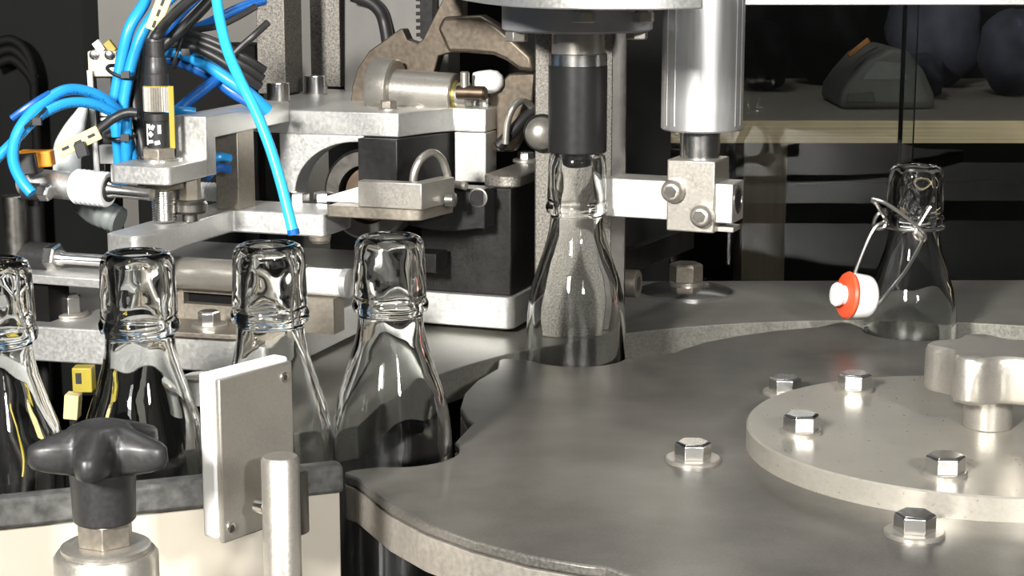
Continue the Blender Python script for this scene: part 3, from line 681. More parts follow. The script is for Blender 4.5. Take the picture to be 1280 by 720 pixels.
# pivot shaft with collar on the head
PV = thing('pivot_cylinder', 'horizontal steel pivot cylinder with large collar above the gripper head', 'cylinder', FR @ Vector((g1.x, q1+50, ztop)))
qv = q1+46
cA = LQ(460, 104, qv); cB = LQ(565, 112, qv)
zc = LQ(500, 112, qv).z; 
ra = 30*pxs(1000)*.95; 
m = MB(FR); m.lathe((LQ(468, 105, qv).x, qv, zc+1), Vector((1, 0, -.04)), [(0, 15.5), (1, 16), (12, 16), (13, 15)], 56); m.build('collar', 'satin', PV)
m = MB(FR); m.lathe((LQ(495, 105, qv).x, qv, zc), Vector((1, 0, -.04)), [(0, 11), (34, 11), (34.6, 10.4), (34.6, 8)], 56); m.build('barrel', 'satin', PV)
m = MB(FR); m.lathe((LQ(566, 112, qv).x+1, qv, zc-2), Vector((1, 0, -.04)), [(0, 8), (2.4, 8)], 40); m.build('brass_ring', 'brass', PV)
m = MB(FR); m.lathe((LQ(566, 112, qv).x+3.3, qv, zc-2.4), Vector((1, 0, -.04)), [(0, 7.4), (6, 7.4), (6.4, 7)], 40); m.build('end_cap', 'satin', PV)
cp = LQ(598, 116, qv-8)
m = MB(FR); m.lathe((LQ(572, 116, qv-8).x, qv-8, cp.z), Vector((1, 0, 0)), [(0, 3.6), (15, 3.6), (16, 2.8)], 24); m.build('cross_pin', 'brown_steel', PV)
m = MB(FR); pn = LQ(581, 112, qv-8); m.lathe((pn.x, qv-8, pn.z-2), Zax, [(0, 2.4), (11, 2.4), (11.5, 2)], 24); m.build('upright_pin', 'satin', PV)
wk = PY(611, 104, (FR @ Vector((40, qv+6, 0))).y)
m = MB(); m.lathe(wk-Vector((7.5, -2, 0)), Vector((1, -.25, .1)), [(0, 5.6), (3, 6.2), (9, 6.4), (13, 5.4), (15.4, 3), (16, 0)], 32); WKN = m.build('white_cap', 'white', PV)

# notched side plate behind the pivot
qs = qv+14
np_ = [(438, 131), (440, 108), (447, 85), (461, 64), (500, 36), (503, 36), (509, 50), (521, 54), (528, 50), (553, 0), (556, -8), (578, -8), (576, 62), (548, 70), (540, 100), (545, 131)]
m = MB(FR); m.extr([(lambda P: (P.x, qs, P.z))(LQ(u, v, qs)) for u, v in np_], (0, 9, 0))
tag(m.build('notched_plate', 'bronze', None, loc=FR @ Vector((LQ(520, 131, qs).x, qs, LQ(520, 131, qs).z)), bevel=.6), 'notched steel side plate behind the horizontal pivot cylinder', 'plate')
# forked clamp lever behind white cap
qf = qs-12
o1 = [(546, 36), (553, 21), (600, 19), (622, 32), (640, 48), (664, 70), (668, 90), (648, 88), (632, 76), (616, 69), (580, 66), (560, 66)]
m = MB(FR); m.extr([(lambda P: (P.x, qf, P.z))(LQ(u, v, qf)) for u, v in o1], (0, 11, 0))
FL = tag(m.build('clamp_lever', 'bronze', None, loc=FR @ Vector((LQ(600, 66, qf).x, qf, LQ(600, 66, qf).z)), bevel=2.2, bseg=3), 'curved brownish clamp lever arching over the white cap', 'lever')
o2 = [(668, 92), (636, 92), (600, 128), (604, 190), (640, 190), (664, 150)]
m = MB(FR); m.extr([(lambda P: (P.x, qf+8, P.z))(LQ(u, v, qf+8)) for u, v in o2], (0, 10, 0))
m.build('lever_foot', 'bronze', FL, bevel=1)
# grey housing and toothed rack behind
qh = qs+60
m = MB(FR); h_ = [LQ(u, v, qh) for u, v in ((430, 131), (560, 131), (560, -60), (430, -60))]
m.extr([(P.x, qh, P.z) for P in h_], (0, 20, 0)); tag(m.build('housing_plate', 'housing', None, loc=FR @ Vector((h_[0].x, qh, h_[0].z)), bevel=1), 'plain grey housing plate seen between the pillars and notched plate', 'panel')
m = MB(FR); r0 = LQ(522, 48, qh-10); r1 = LQ(541, 48, qh-10)
RK = None
m.box((r0.x+1.6, qh-10, r0.z), (r1.x, qh-2, r0.z+45))
for k in range(11):
    z = r0.z+1+k*4; m.prism([(r0.x-1, qh-10), (r0.x+2, qh-10), (r0.x+2, qh-2), (r0.x-1, qh-2)], z, z+2)
tag(m.build('toothed_rack', 'black', None, loc=FR @ Vector((r0.x, qh-6, r0.z)), bevel=.2), 'dark toothed rack standing in front of the grey housing plate', 'rack')
m = MB(); Yb = (FR @ Vector((h_[0].x, qh-14, 0))).y
m.tube([PY(440, -6, Yb), PY(462, 2, Yb), PY(475, 14, Yb), PY(481, 30, Yb), PY(486, 60, Yb-4)], 3.8, 14)
tag(m.build('black_hose', 'rubber', None, loc=PY(481, 40, Yb)), 'black hose curving down in front of the grey housing plate', 'hose')

# ------------------------------------------------------------------ actuators
# lower horizontal one
LCx = thing('lower_actuator', 'lower horizontal pneumatic cylinder with satin rod and white threaded nose', 'pneumatic cylinder', FR @ Vector((-40, -12, 20)))
ql = -14.; X = Vector((1, 0, 0))
zlx = LQ(250, 342, ql).z; rr_ = 21*pxs(840)
xa = lambda u, v=342: LQ(u, v, ql).x
m = MB(FR); m.lathe((xa(207), ql, zlx), X, [(0, rr_*.98), (1, rr_*1.1), (3, rr_*1.1), (4, rr_)], 40); m.build('end_ring', 'warm', LCx)
m = MB(FR); m.lathe((xa(216), ql, zlx), X, [(0, rr_*.92), (1, rr_), (xa(384, 350)-xa(216), rr_), ], 48); m.build('rod', 'satin', LCx)
zl2 = LQ(405, 356, ql).z
def ridged(l, r, d=.45, n=10):
    o = []
    for k in range(n): o += [(l*k/n, r-d), (l*(k+.5)/n, r)]
    return o+[(l, r-d)]
m = MB(FR); m.lathe((xa(384, 352), ql, zlx), X, ridged(xa(430, 356)-xa(384, 352), rr_*.86, .8, 12), 40); m.build('threaded_nose', 'white', LCx)
m = MB(FR); m.lathe((xa(430, 356), ql, zlx), X, [(0, rr_*.9), (3, rr_*.9), (3.4, rr_*.8)], 40); m.build('nose_cap', 'alu', LCx)
# its mounting block below
m = MB(FR); m.box((xa(384), ql-6, 20), (xa(384)+16, ql+6, zlx-rr_+1)); m.build('nose_mount', 'warm', LCx)
m = MB(FR); m.box((-78, ql-4, 20), (-70, ql+4, zlx-rr_+1)); m.build('rod_mount', 'warm', LCx)
# left rod with black body
BR = thing('black_actuator', 'small black cylinder with chrome nut and rod behind the leftmost bottles', 'pneumatic cylinder', FR @ Vector((-110, -30, 20)))
qb = -30.; xb = lambda u, v=322: LQ(u, v, qb).x
zb = LQ(70, 322, qb).z
m = MB(FR); m.lathe((xb(22), qb, zb), X, [(0, 7), (xb(62)-xb(22), 7), (xb(64)-xb(22), 6)], 36); m.build('body', 'plastic', BR)
m = MB(FR); m.hexa((xb(62), qb, zb), X, 12.5, 5.5, .2); m.build('hex_nut', 'steel', BR, bevel=.2)
m = MB(FR); m.lathe((xb(73), qb, zb), X, [(0, 4), (3, 3.6), (4, 2.9), (xb(205)-xb(73)-3, 2.9)], 28); m.build('rod', 'steel', BR)
m = MB(FR); m.box((-128, qb-9, 20), (-119, qb+9, zb-6.5)); m.build('foot', 'dark', BR)
# plate under it
m = MB(FR); zpl = LQ(80, 345, -44).z
m.prism([(-170, -44), (-80, -46), (-80, -16), (-170, -16)], zpl-4.5, zpl)
SH = tag(m.build('shelf_plate', 'alu', None, loc=FR @ Vector((-120, -30, zpl-4)), bevel=.5), 'thin aluminium plate under the small black cylinder at left', 'plate')
for p in (-150, -92):
    m = MB(FR); m.box((p-4, -30, 20), (p+4, -20, zpl-4.5)); m.build('plate_leg', 'alu', SH)
# upper actuator
UC = thing('upper_actuator', 'upper pneumatic cylinder with white threaded nose below the yellow cable tag', 'pneumatic cylinder', FR @ Vector((-110, -25, 90)))
qu = -27.; xu = lambda u, v=237: LQ(u, v, qu).x
zu = LQ(118, 236, qu).z; D = Vector((1, 0, -.05))
m = MB(FR); m.lathe((xu(30), qu, zu+2), D, [(0, 6.8), (xu(97)-xu(30), 6.8)], 40); m.build('body', 'alu', UC)
m = MB(FR); m.lathe((xu(95), qu, zu+.8), D, ridged(xu(136)-xu(95), 8.6, .8, 7), 40); m.build('threaded_nose', 'white', UC)
m = MB(FR); m.lathe((xu(136), qu, zu), D, [(0, 6), (.8, 6), (1, 4)], 32); m.build('nose_bore', 'ink', UC)
m = MB(FR); m.lathe((xu(137), qu, zu), D, [(0, 4.5), (3, 3.4), (xu(190)-xu(137), 3.2)], 28); m.build('rod', 'steel', UC)
m = MB(FR); m.lathe((xu(42), qu-9, zu-1.5), X, [(0, 3), (1, 4.2), (9, 4.2), (10, 3.2)], 28); m.build('hose_fitting', 'plastic', UC)
m = MB(FR); m.hexa((xu(42)+10, qu-9, zu-1.5), X, 7.6, 5.5, .2); m.build('fitting_nut', 'steel', UC, bevel=.2)
# white threaded nose seen past the sensor stud
m = MB(FR); t0 = LQ(247, 239, 58); t1 = LQ(300, 239, 58); m.lathe((t0.x, 58, t0.z), X, ridged(t1.x-t0.x, 5.0, .45, 12), 32)
tag(m.build('threaded_stub', 'whitebox', None, loc=FR @ Vector((t0.x, 58, t0.z))), 'white threaded stub between the two gripper arms beside square post', 'threaded rod')

# ------------------------------------------------------------------ round sensor through the tab
sb = LZ(199, 200, z_t); qsn = sb.y
SN = thing('round_sensor', 'round inductive sensor with knurled ring and black plug on the upper arm', 'sensor', FR @ Vector((sb.x, qsn, z_t)))
c = FR @ Vector((sb.x, qsn, z_t)); ys = c.y
zz = lambda v: PY(196, v, ys).z
def zl_(v0, prof_, name, mt, seg=40): m = MB(); m.lathe((c.x, c.y, v0), Zax, prof_, seg); return m.build(name, mt, SN)
zl_(z_t, [(0, 11), (1, 11), (1.2, 10.6), (1.2, 5)], 'washer', 'steel')
m = MB(); m.hexa((c.x, c.y, z_t+1.2), Zax, 14.5, 5, .15, ch=.5); m.build('hex_nut', 'warm', SN, bevel=.3)
b_ = zl_(z_t+6, [(0, 5.4), (zz(150)-z_t-6, 5.4)], 'printed_body', 'ink')
zl_(zz(150), [(0, 6.3), (3.2, 6.3)], 'black_ring', 'plastic')
kn = []
m = MB(); n_ = 36; h0_ = zz(139)+.2; h1_ = zz(108)
m.prism([(c.x+(6.6 if k % 2 else 6.1)*math.cos(2*PI*k/72), c.y+(6.6 if k % 2 else 6.1)*math.sin(2*PI*k/72)) for k in range(72)], h0_, h1_); m.build('knurled_ring', 'satin', SN)
zl_(h1_, [(0, 5.8), (6, 5.8), (6.5, 5.4), (12, 5), (14, 4.8), (14.2, 4.3), (21, 4.4), (21.3, 4.8), (22.5, 4.6), (23, 3)], 'cable_plug', 'plastic')
zl_(h1_-.4, [(0, 6.2), (.9, 6.2)], 'green_ring', 'yellow')
# printing on the body
for da, dz, w_, h_i, rt_ in ((-.42, 3.0, 3.2, 1.5, .1), (-.35, 6.2, 2.3, 2.3, .78), (-.45, 9.4, 1.6, 2.6, .5), (-.12, 9.2, 1.6, 2.4, -.5), (.38, 8.4, .7, 4.2, 0), (.55, 8.4, .7, 4.2, 0), (.25, 2.6, 2.6, 1.8, .2), (-.85, 6, 1.4, 10, 0)):
    an = math.radians(-100)+da; n0 = Vector((math.cos(an), math.sin(an), 0)); tx = Vector((-n0.y, n0.x, 0))
    t1_ = tx*math.cos(rt_)+Zax*math.sin(rt_); t2_ = Zax*math.cos(rt_)-tx*math.sin(rt_)
    mm = MB(); mm.obox(Vector((c.x, c.y, z_t+6+dz*(zz(150)-z_t-6)/12))+n0*5.35, t1_, n0, t2_, w_/2, .14, h_i/2); mm.build('print_mark', 'inkwhite', b_)
tagp = MB(); g_ = c+Vector((7.2, -2.5, 0)); tagp.obox(Vector((g_.x, g_.y, (zz(107)+zz(185))/2)), Vector((1, .2, 0)).normalized(), Vector((-.2, 1, 0)).normalized(), Zax, 1.3, .5, (zz(107)-zz(185))/2)
tagp.build('yellow_strip', 'yellow', SN, bevel=.3)
# stud and nuts below the tab
m = MB(); zlow_ = max(zl1+.6, PY(202, 279, ys).z); cs = Vector((c.x+1.6, c.y, 0))
tl_ = z_b-6-zlow_
m.lathe((cs.x, cs.y, zlow_), Zax, [(0, 4.6)]+[(.4+h, r) for h, r in ridged(tl_, 6.1, .6, 13)], 40); m.build('threaded_stud', 'steel', SN)
m = MB(); m.hexa((cs.x, cs.y, z_b-5), Zax, 18, 4.8, .3, ch=.5); m.build('lock_nut', 'warm', SN, bevel=.3)
# roller beside it
rl_ = LQ(238, 258, -6)
RO = thing('arm_roller', 'small steel roller with nut hanging under the upper arm step', 'roller', FR @ Vector((rl_.x, -6, zl1)))
m = MB(FR); m.lathe((rl_.x, -6, zl1+.1), Zax, [(0, 4), (4, 4), (4, 7), (5.4, 8.4), (8.6, 8.4), (10, 7.4), (10.6, 5)], 36); m.build('roller', 'steel_dark', RO)
m = MB(FR); m.hexa((rl_.x, -6, zl1+10.7), Zax, 9.5, z_b-zl1-10.9, .2, ch=.4); m.build('hex_nut', 'warm', RO, bevel=.2)

# ------------------------------------------------------------------ hoses and cables
def hose(pts, r, mt, name, label, cat='hose', group=None, seg=14):
    P = [PY(*p) for p in pts]; m = MB(); m.tube(P, r, seg)
    return tag(m.build(name, mt, None, loc=P[-1]), label, cat, group)
ya = 800
hose([(270, -10, 830), (274, 20, 825), (284, 62, 815), (300, 100, 806), (320, 140, 800), (337, 183, 795), (351, 228, 790), (361, 268, 786), (366, 288, 784)], 2.4, 'cyan', 'air_hose', 'bright blue air hose hanging down alone in front of the upper arm')
m = MB(); e_ = PY(366, 288, 784); m.lathe(e_+Vector((.1, 0, .5)), Vector((.12, 0, -1)), [(0, 2.6), (2.2, 2.7), (2.5, 2.2)], 20); m.build('hose_end', 'navyhose', bpy.data.objects['air_hose'])
G = 'blue air hoses'
hb = 905
hose([(184, -10, hb+10), (180, 5, hb+5), (162, 35, hb), (152, 75, hb), (145, 115, hb), (141, 140, hb), (146, 165, hb), (149, 200, hb+4), (150, 215, hb+6)], 2.9, 'blue', 'air_hose', 'left of two blue hoses dropping from the top cable marker')
hose([(222, -10, hb+8), (208, 2, hb+4), (188, 25, hb-2), (175, 48, hb-4), (164, 82, hb-4), (157, 115, hb-4), (154, 140, hb-4), (158, 165, hb-2), (167, 200, hb), (170, 215, hb+4)], 2.9, 'blue', 'air_hose', 'right of two blue hoses dropping from the top cable marker')
hose([(150, 142, hb-8), (138, 131, hb-14), (122, 119, hb-20), (97, 112, hb-28), (75, 115, hb-36), (50, 132, hb-44), (29, 154, hb-50), (18, 178, hb-54), (17, 203, hb-58), (27, 226, hb-62), (40, 242, hb-64)], 2.7, 'blue', 'air_hose', 'outer blue hose of the loop arching at upper left')
hose([(150, 148, hb-14), (136, 138, hb-20), (112, 129, hb-28), (84, 129, hb-36), (57, 140, hb-44), (38, 155, hb-48), (22, 172, hb-48), (6, 188, hb-48), (-8, 202, hb-48)], 2.5, 'blue', 'air_hose', 'inner blue hose of the loop running out at left edge')
hose([(62, 117, hb-40), (48, 125, hb-44), (30, 137, hb-46), (15, 148, hb-46)], 1.7, 'navyhose', 'air_hose', 'short cut blue hose end strapped to the loop', seg=10)
hose([(158, 148, hb-8), (158, 168, hb-8), (158, 190, hb-4), (160, 212, hb)], 2.8, 'blue', 'air_hose', 'middle blue hose of the strapped bundle beside the round sensor')
hose([(200, 62, hb+30), (228, 67, hb+28), (256, 80, hb+24), (285, 99, hb+20), (312, 118, hb+20), (335, 138, hb+24)], 3.2, 'blue', 'air_hose', 'blue hose slanting down right under the black cable bundle')
hose([(206, 72, hb+36), (232, 79, hb+34), (262, 94, hb+30), (290, 114, hb+26), (318, 130, hb+26)], 3.2, 'navyhose', 'air_hose', 'dark blue hose beneath the slanting blue one')
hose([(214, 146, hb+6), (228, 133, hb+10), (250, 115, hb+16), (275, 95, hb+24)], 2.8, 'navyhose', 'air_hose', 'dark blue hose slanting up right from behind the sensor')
hose([(206, 142, hb+2), (226, 138, hb+2), (244, 140, hb+4)], 2.2, 'blue', 'air_hose', 'short blue hose lying level behind the sensor ring')
hose([(262, 202, hb+4), (275, 196, hb+4), (287, 198, hb+8)], 2.2, 'blue', 'air_hose', 'upper blue hose glimpsed in the gap under the upper arm', seg=10)
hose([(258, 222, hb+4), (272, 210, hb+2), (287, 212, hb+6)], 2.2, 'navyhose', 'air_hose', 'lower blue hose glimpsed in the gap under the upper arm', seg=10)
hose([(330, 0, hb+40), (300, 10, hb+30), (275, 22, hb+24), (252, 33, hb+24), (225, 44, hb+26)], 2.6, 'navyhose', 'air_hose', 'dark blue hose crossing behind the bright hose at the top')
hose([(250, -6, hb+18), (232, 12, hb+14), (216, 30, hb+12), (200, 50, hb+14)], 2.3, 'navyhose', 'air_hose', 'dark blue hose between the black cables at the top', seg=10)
GB = 'black cables'
hose([(248, -8, hb-6), (226, 10, hb-12), (206, 30, hb-20), (196, 44, hb-30), (192, 52, ys)], 2.6, 'rubber', 'black_cable', 'black cable leaving the top of the sensor plug', 'cable')
hose([(270, -8, hb+8), (252, 12, hb+6), (232, 32, hb+4), (210, 52, hb+2), (196, 66, hb+4)], 2.8, 'rubber', 'black_cable', 'thick black cable slanting up right at the top', 'cable')
hose([(214, 54, hb+20), (240, 58, hb+16), (268, 70, hb+14), (296, 88, hb+14), (325, 108, hb+20)], 2.4, 'rubber', 'black_cable', 'lowest black cable of the slanting bundle', 'cable')
hose([(216, 48, hb+20), (242, 51, hb+16), (272, 62, hb+14), (300, 79, hb+14), (328, 98, hb+20)], 2.3, 'rubber', 'black_cable', 'middle black cable of the slanting bundle', 'cable')
hose([(218, 42, hb+20), (246, 45, hb+16), (276, 56, hb+14), (304, 71, hb+14), (330, 88, hb+20)], 2.3, 'rubber', 'black_cable', 'top black cable of the slanting bundle', 'cable')
hose([(335, 28, hb+14), (318, 44, hb+10), (302, 58, hb+10), (286, 74, hb+10)], 1.8, 'rubber', 'black_cable', 'thin black cable beside the left pillar', 'cable', seg=10)
hose([(320, 8, hb+32), (296, 22, hb+26), (270, 33, hb+22), (236, 38, hb+22)], 1.7, 'rubber', 'black_cable', 'thin black cable curving behind the bright hose near the top', 'cable', seg=10)
hose([(172, 60, hb+6), (170, 90, hb+4), (168, 120, hb+2), (172, 150, hb), (178, 180, hb-4), (180, 205, hb-4)], 2.8, 'rubber', 'black_cable', 'black cable running down between blue hoses and the sensor', 'cable')
hose([(172, 141, hb-24), (158, 141, hb-24), (142, 148, hb-24), (128, 158, hb-26), (118, 166, hb-28)], 2.2, 'rubber', 'black_cable', 'black cable end running from the strap to the cream tag', 'cable')
# ties
def tie(c, rx_, rz_, tilt, label, dep=hb):
    c = Vector(c); pts = [c+Vector((rx_*math.cos(t)*math.cos(tilt), rx_*math.sin(t)*1.0, rz_*math.sin(t)*.25+rx_*math.cos(t)*math.sin(tilt))) for t in [2*PI*k/24 for k in range(24)]]
    m = MB(); m.tube(pts, .9, 8, smooth=False, close=True)
    m.obox(c+Vector((rx_*.5, -rx_-1.2, -.6)), Vector((1, 0, 0)), Vector((0, 1, 0)), Zax, 2.0, 1.2, 1.7)
    return tag(m.build('cable_tie', 'rubber', None, loc=c), label, 'cable tie', 'black cable ties')
tie(PY(152, 90, hb-2), 7.2, 6, -.35, 'black cable tie round the two hanging blue hoses')
tie(PY(151, 168, hb-4), 8.0, 6, 0, 'black cable tie round the three blue hoses beside the sensor')
tie(PY(148, 138, hb-10), 8.6, 6, -.2, 'black cable tie where the hose loop meets the hanging hoses')
tie(PY(43, 148, hb-47), 6.5, 5, .7, 'black cable tie round the hose loop at far left')
tie(PY(225, 62, hb+20), 9.5, 6, 1.25, 'black cable tie round the slanting cable bundle')
# tags
def cable_tag(u0, v0, u1, v1, y, w, label, name='cable_tag', mt='cream'):
    A = PY(u0, v0, y); B = PY(u1, v1, y); d = (B-A); ux_ = d.normalized(); uz_ = Vector((-ux_.z, 0, ux_.x)); uy_ = Vector((0, 1, 0))
    L = d.length; m = MB(); m.obox((A+B)/2, ux_, uy_, uz_, L/2, .7, w/2)
    o = m.build(name, mt, None, loc=(A+B)/2, bevel=.5); tag(o, label, 'cable tag')
    for t in (.2, .5, .82):
        mm = MB(); mm.obox(A+d*t-Vector((0, .75, 0)), ux_, uy_, uz_, 1.8, .15, .7); mm.build('slot', 'ink', o)
    return o
cable_tag(72, 190, 124, 165, hb-62, 6.6, 'cream cable tag with black slots hanging in front of the grey duct')
cable_tag(207, -6, 190, 38, hb-14, 7.0, 'cream cable tag strapped to blue hoses at the top edge', mt='cream')
m = MB(); q_ = PY(102, 187, hb-64); m.obox(q_, Vector((1, 0, .3)).normalized(), Vector((0, 1, 0)), Vector((-.3, 0, 1)).normalized(), 2.6, 2, 3.4)
tag(m.build('tie_buckle', 'rubber', None, loc=q_, bevel=.4), 'black buckle clipped on the cream cable tag', 'buckle')
# milky sleeve and grey boot
m = MB(); m.tube([PY(106, 132, hb+16), PY(100, 146, hb+16), PY(91, 166, hb+14), PY(84, 190, hb+12), PY(84, 216, hb+12)], 6, 20, radii=lambda t: 1.6+5.4*min(1, t*1.5))
tag(m.build('milky_sleeve', 'sheet', None, loc=PY(84, 216, hb+12)), 'milky plastic sleeve bulging behind the cream cable tag', 'sleeve')
m = MB(); m.tube([PY(84, 238, hb+12), PY(98, 252, hb+8), PY(116, 263, hb), PY(136, 270, hb-6), PY(150, 276, hb-8)], 6, 20, radii=lambda t: 2.2+4.6*min(1, t*1.8)*(1+.08*math.sin(t*50)*(t>.6)))
tag(m.build('rubber_boot', 'grey_hose', None, loc=PY(136, 270, hb-6)), 'grey ribbed rubber boot under the white threaded cylinder nose', 'boot')
# plain black box added to darken the gap behind the cables
m = MB(); v0_ = PY(165, 56, 1120); v1_ = PY(322, 150, 1120); m.box((v0_.x, 1120, -111.5), (v1_.x, 1150, v0_.z)); VM = m.build('dark_backing', 'dark', None, loc=((v0_.x+v1_.x)/2, 1135, -111.5), bevel=1); tag(VM, 'plain black backing box behind the hoses and sensor', 'valve block')
# terminal block with rod
m = MB(); t0 = PY(109, 64, hb+30); t1 = PY(146, 96, hb+30); m.box((t0.x, hb+30, t1.z), (t1.x, hb+45, t0.z))
TB = thing('terminal_block', 'beige terminal block with black relay and pale rod left of the blue hoses', 'terminal block', (t0.x+7, hb+35, PY(120, 205, hb+30).z))
m.build('terminal', 'bone', TB, bevel=.8)
for u in (118, 137):
    mm = MB(); q_ = PY(u, 66, hb+30); mm.lathe((q_.x, hb+29.6, q_.z-1), Vector((0, -1, 0)), [(0, 2.4), (1, 2.4), (1.4, 1.6)], 20); mm.build('terminal_screw', 'steel', TB)
for u, mt_ in ((124, 'white'), (138, 'yellow')):
    mm = MB(); q_ = PY(u, 58, hb+36); mm.obox(q_, Vector((.8, 0, .6)), Vector((0, 1, 0)), Vector((-.6, 0, .8)), 2, 2, 3); mm.build('wire_clip', mt_, TB, bevel=.3)
m = MB(); t2 = PY(119, 97, hb+30); t3 = PY(142, 180, hb+30); m.box((t2.x, hb+31, t3.z), (t3.x, hb+46, t2.z)); rly = m.build('relay', 'plastic', TB, bevel=.5)
m = MB(); t4 = PY(124, 140, hb+30); t5 = PY(136, 157, hb+30)
for k in range(3):
    mm = MB(); mm.box((t4.x, hb+30.7, t4.z-2-k*2.4), (t5.x-k*.7, hb+31, t4.z-.6-k*2.4)); mm.build('print_mark', 'inkwhite', rly)
m = MB(); t6 = PY(123, 181, hb+26); t7 = PY(146, 205, hb+26); m.box((t6.x, hb+26, t7.z), (t7.x, hb+44, t6.z-.3)); m.build('white_case', 'whitebox', TB, bevel=.5)
m = MB(); m.box((t6.x+2, hb+30, -111.8), (t7.x-1, hb+42, t7.z)); m.build('mount_leg', 'dark', TB)
m = MB(); r_0 = PY(112, 88, hb+28); r_1 = PY(121, 214, hb+24); m.tube([r_0, r_1], 1.5, 12, smooth=False); m.build('pale_rod', 'whitebox', TB)
# orange and black connector
PC = thing('plug_connector', 'black plug with orange latch at the far left inside the hose loop', 'connector', PY(45, 215, hb-30))
m = MB(); c0_ = PY(38, 204, hb-30); m.obox(c0_, Vector((1, 0, .1)).normalized(), Vector((0, 1, 0)), Vector((-.1, 0, 1)).normalized(), 4.6, 5, 5.2); m.build('plug', 'plastic', PC, bevel=.8)
m = MB(); c0_ = PY(57, 198, hb-30); m.obox(c0_, Vector((1, 0, .1)).normalized(), Vector((0, 1, 0)), Vector((-.1, 0, 1)).normalized(), 3.6, 4.5, 3.8); m.build('latch', 'orange', PC, bevel=.8)
m = MB(); c0_ = PY(42, 190, hb-30); m.obox(c0_, Vector((1, 0, 0)), Vector((0, 1, 0)), Zax, 6, 3.6, .8); m.build('orange_lip', 'orange', PC, bevel=.2)
# yellow connector low between the bottles
YC = thing('valve_plug', 'yellow and black plug below the base plate between left bottles', 'connector', PY(96, 525, 800))
m = MB(); a_ = PY(105, 473, 800); b_2 = PY(91, 507, 800)
m.obox(a_, Vector((1, 0, 0)), Vector((0, 1, 0)), Zax, 4.4, 4, 5.6); m.build('plug_body', 'yellow', YC, bevel=.5)
m = MB(); m.obox(b_2, Vector((1, 0, -.1)).normalized(), Vector((0, 1, 0)), Vector((.1, 0, 1)).normalized(), 3.2, 4, 5.6); m.build('plug_end', 'cream', YC, bevel=.5)
m = MB(); m.obox(a_+Vector((-1.5, -4.1, 1)), Vector((1, 0, 0)), Vector((0, 1, 0)), Zax, 1.2, .4, 2.4); m.build('plug_slot', 'ink', YC)
m = MB(); m.tube([b_2-Vector((0, 0, 2)), b_2+Vector((2, 5, -30)), b_2+Vector((14, 20, -78))], 2.2, 10); m.build('plug_lead', 'rubber', YC)
hose([(22, 500, 770), (30, 520, 768), (35, 540, 765), (33, 560, 760), (28, 590, 756)], .7, 'yellow', 'yellow_cable', 'yellow cable seen through the leftmost bottle', 'cable')
# dark tubes at far left
m = MB(); lt = PY(18, 240, hb-20); m.cyl((lt.x, lt.y, -112), Zax, 6.2, PY(18, 244, hb-20).z+112, 24)
tag(m.build('grey_standpipe', 'steel_dark', None, loc=(lt.x, lt.y, -112)), 'dark grey upright pipe below the hose loop at left edge', 'pipe')
m = MB(); l2 = PY(40, 240, hb-10); m.cyl((l2.x, l2.y, -112), Zax, 4, PY(40, 248, hb-10).z+112, 20)
tag(m.build('black_standpipe', 'plastic', None, loc=(l2.x, l2.y, -112)), 'black upright pipe right beside the dark grey pipe', 'pipe')

# ------------------------------------------------------------------ background
yw = 2150.
def wallbox(name, a, b, mt): m = MB(); m.box(a, b); return struct(m.build(name, mt, None, loc=((a[0]+b[0])/2, (a[1]+b[1])/2, min(a[2], b[2]))))
wallbox('wall_back', (-1600, yw, -900), (1600, yw+30, 1300), 'dark_green')
wallbox('wall_left', (-1130, 400, -900), (-1100, yw, 1300), 'dark_green')
# dark cabinet left behind
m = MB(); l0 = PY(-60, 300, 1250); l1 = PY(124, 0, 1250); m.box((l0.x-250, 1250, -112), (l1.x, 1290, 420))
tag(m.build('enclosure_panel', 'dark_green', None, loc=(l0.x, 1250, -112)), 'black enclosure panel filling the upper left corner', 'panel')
m = MB(); l2 = PY(122, 0, 1200); l3 = PY(330, 0, 1200); m.box((l2.x, 1200, -112), (l3.x+70, 1225, 420))
tag(m.build('cabinet_panel', 'grey_panel', None, loc=(l2.x, 1200, -112)), 'plain grey cabinet panel behind the blue hoses', 'panel')
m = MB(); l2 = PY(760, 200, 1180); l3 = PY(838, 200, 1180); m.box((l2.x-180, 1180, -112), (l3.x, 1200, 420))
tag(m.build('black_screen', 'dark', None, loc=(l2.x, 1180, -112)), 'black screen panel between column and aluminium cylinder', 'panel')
m = MB()
for k in range(3):
    m.tube([PY(-10, 55+k*14, 1235), PY(14, 50+k*12, 1235), PY(32, 64+k*12, 1235), PY(42, 92+k*6, 1235), PY(44, 128, 1235), Vector((PY(44, 128, 1235).x, 1235, -50)), Vector((PY(44, 128, 1235).x, 1235, -111))], 3.4, 12)
tag(m.build('coiled_hose', 'dark', None, loc=PY(44, 128, 1235)), 'dim coil of black hose at the far left edge', 'hose')
# shelf
ysf = 1500.
zs1 = PY(1100, 151, ysf).z; zs0 = PY(1100, 178, ysf).z; xs0 = PY(925, 150, ysf).x-60
SF = thing('plywood_shelf', 'plywood shelf with pale front edge behind the glass at right', 'shelf', (400, ysf+200, zs0))
m = MB(); m.box((xs0, ysf+1, zs0), (900, 1960, zs1)); m.build('shelf_board', 'ply_face', SF)
m = MB(); m.box((xs0, ysf-1, zs0-.3), (900, ysf+1, zs1+.3)); m.build('front_edge', 'ply', SF)
m = MB(); w0 = PY(930, 200, ysf+3); w1 = PY(984, 200, ysf+3); m.box((w0.x, ysf+4, -900), (w1.x, ysf+60, zs0)); m.build('upright', 'wood', SF)
m = MB(); m.box((800, ysf+4, -900), (860, ysf+60, zs0)); m.build('upright', 'wood', SF)
m = MB(); m.box((xs0, ysf+200, -140), (900, ysf+215, zs0-60)); m.build('back_board', 'dark', SF)
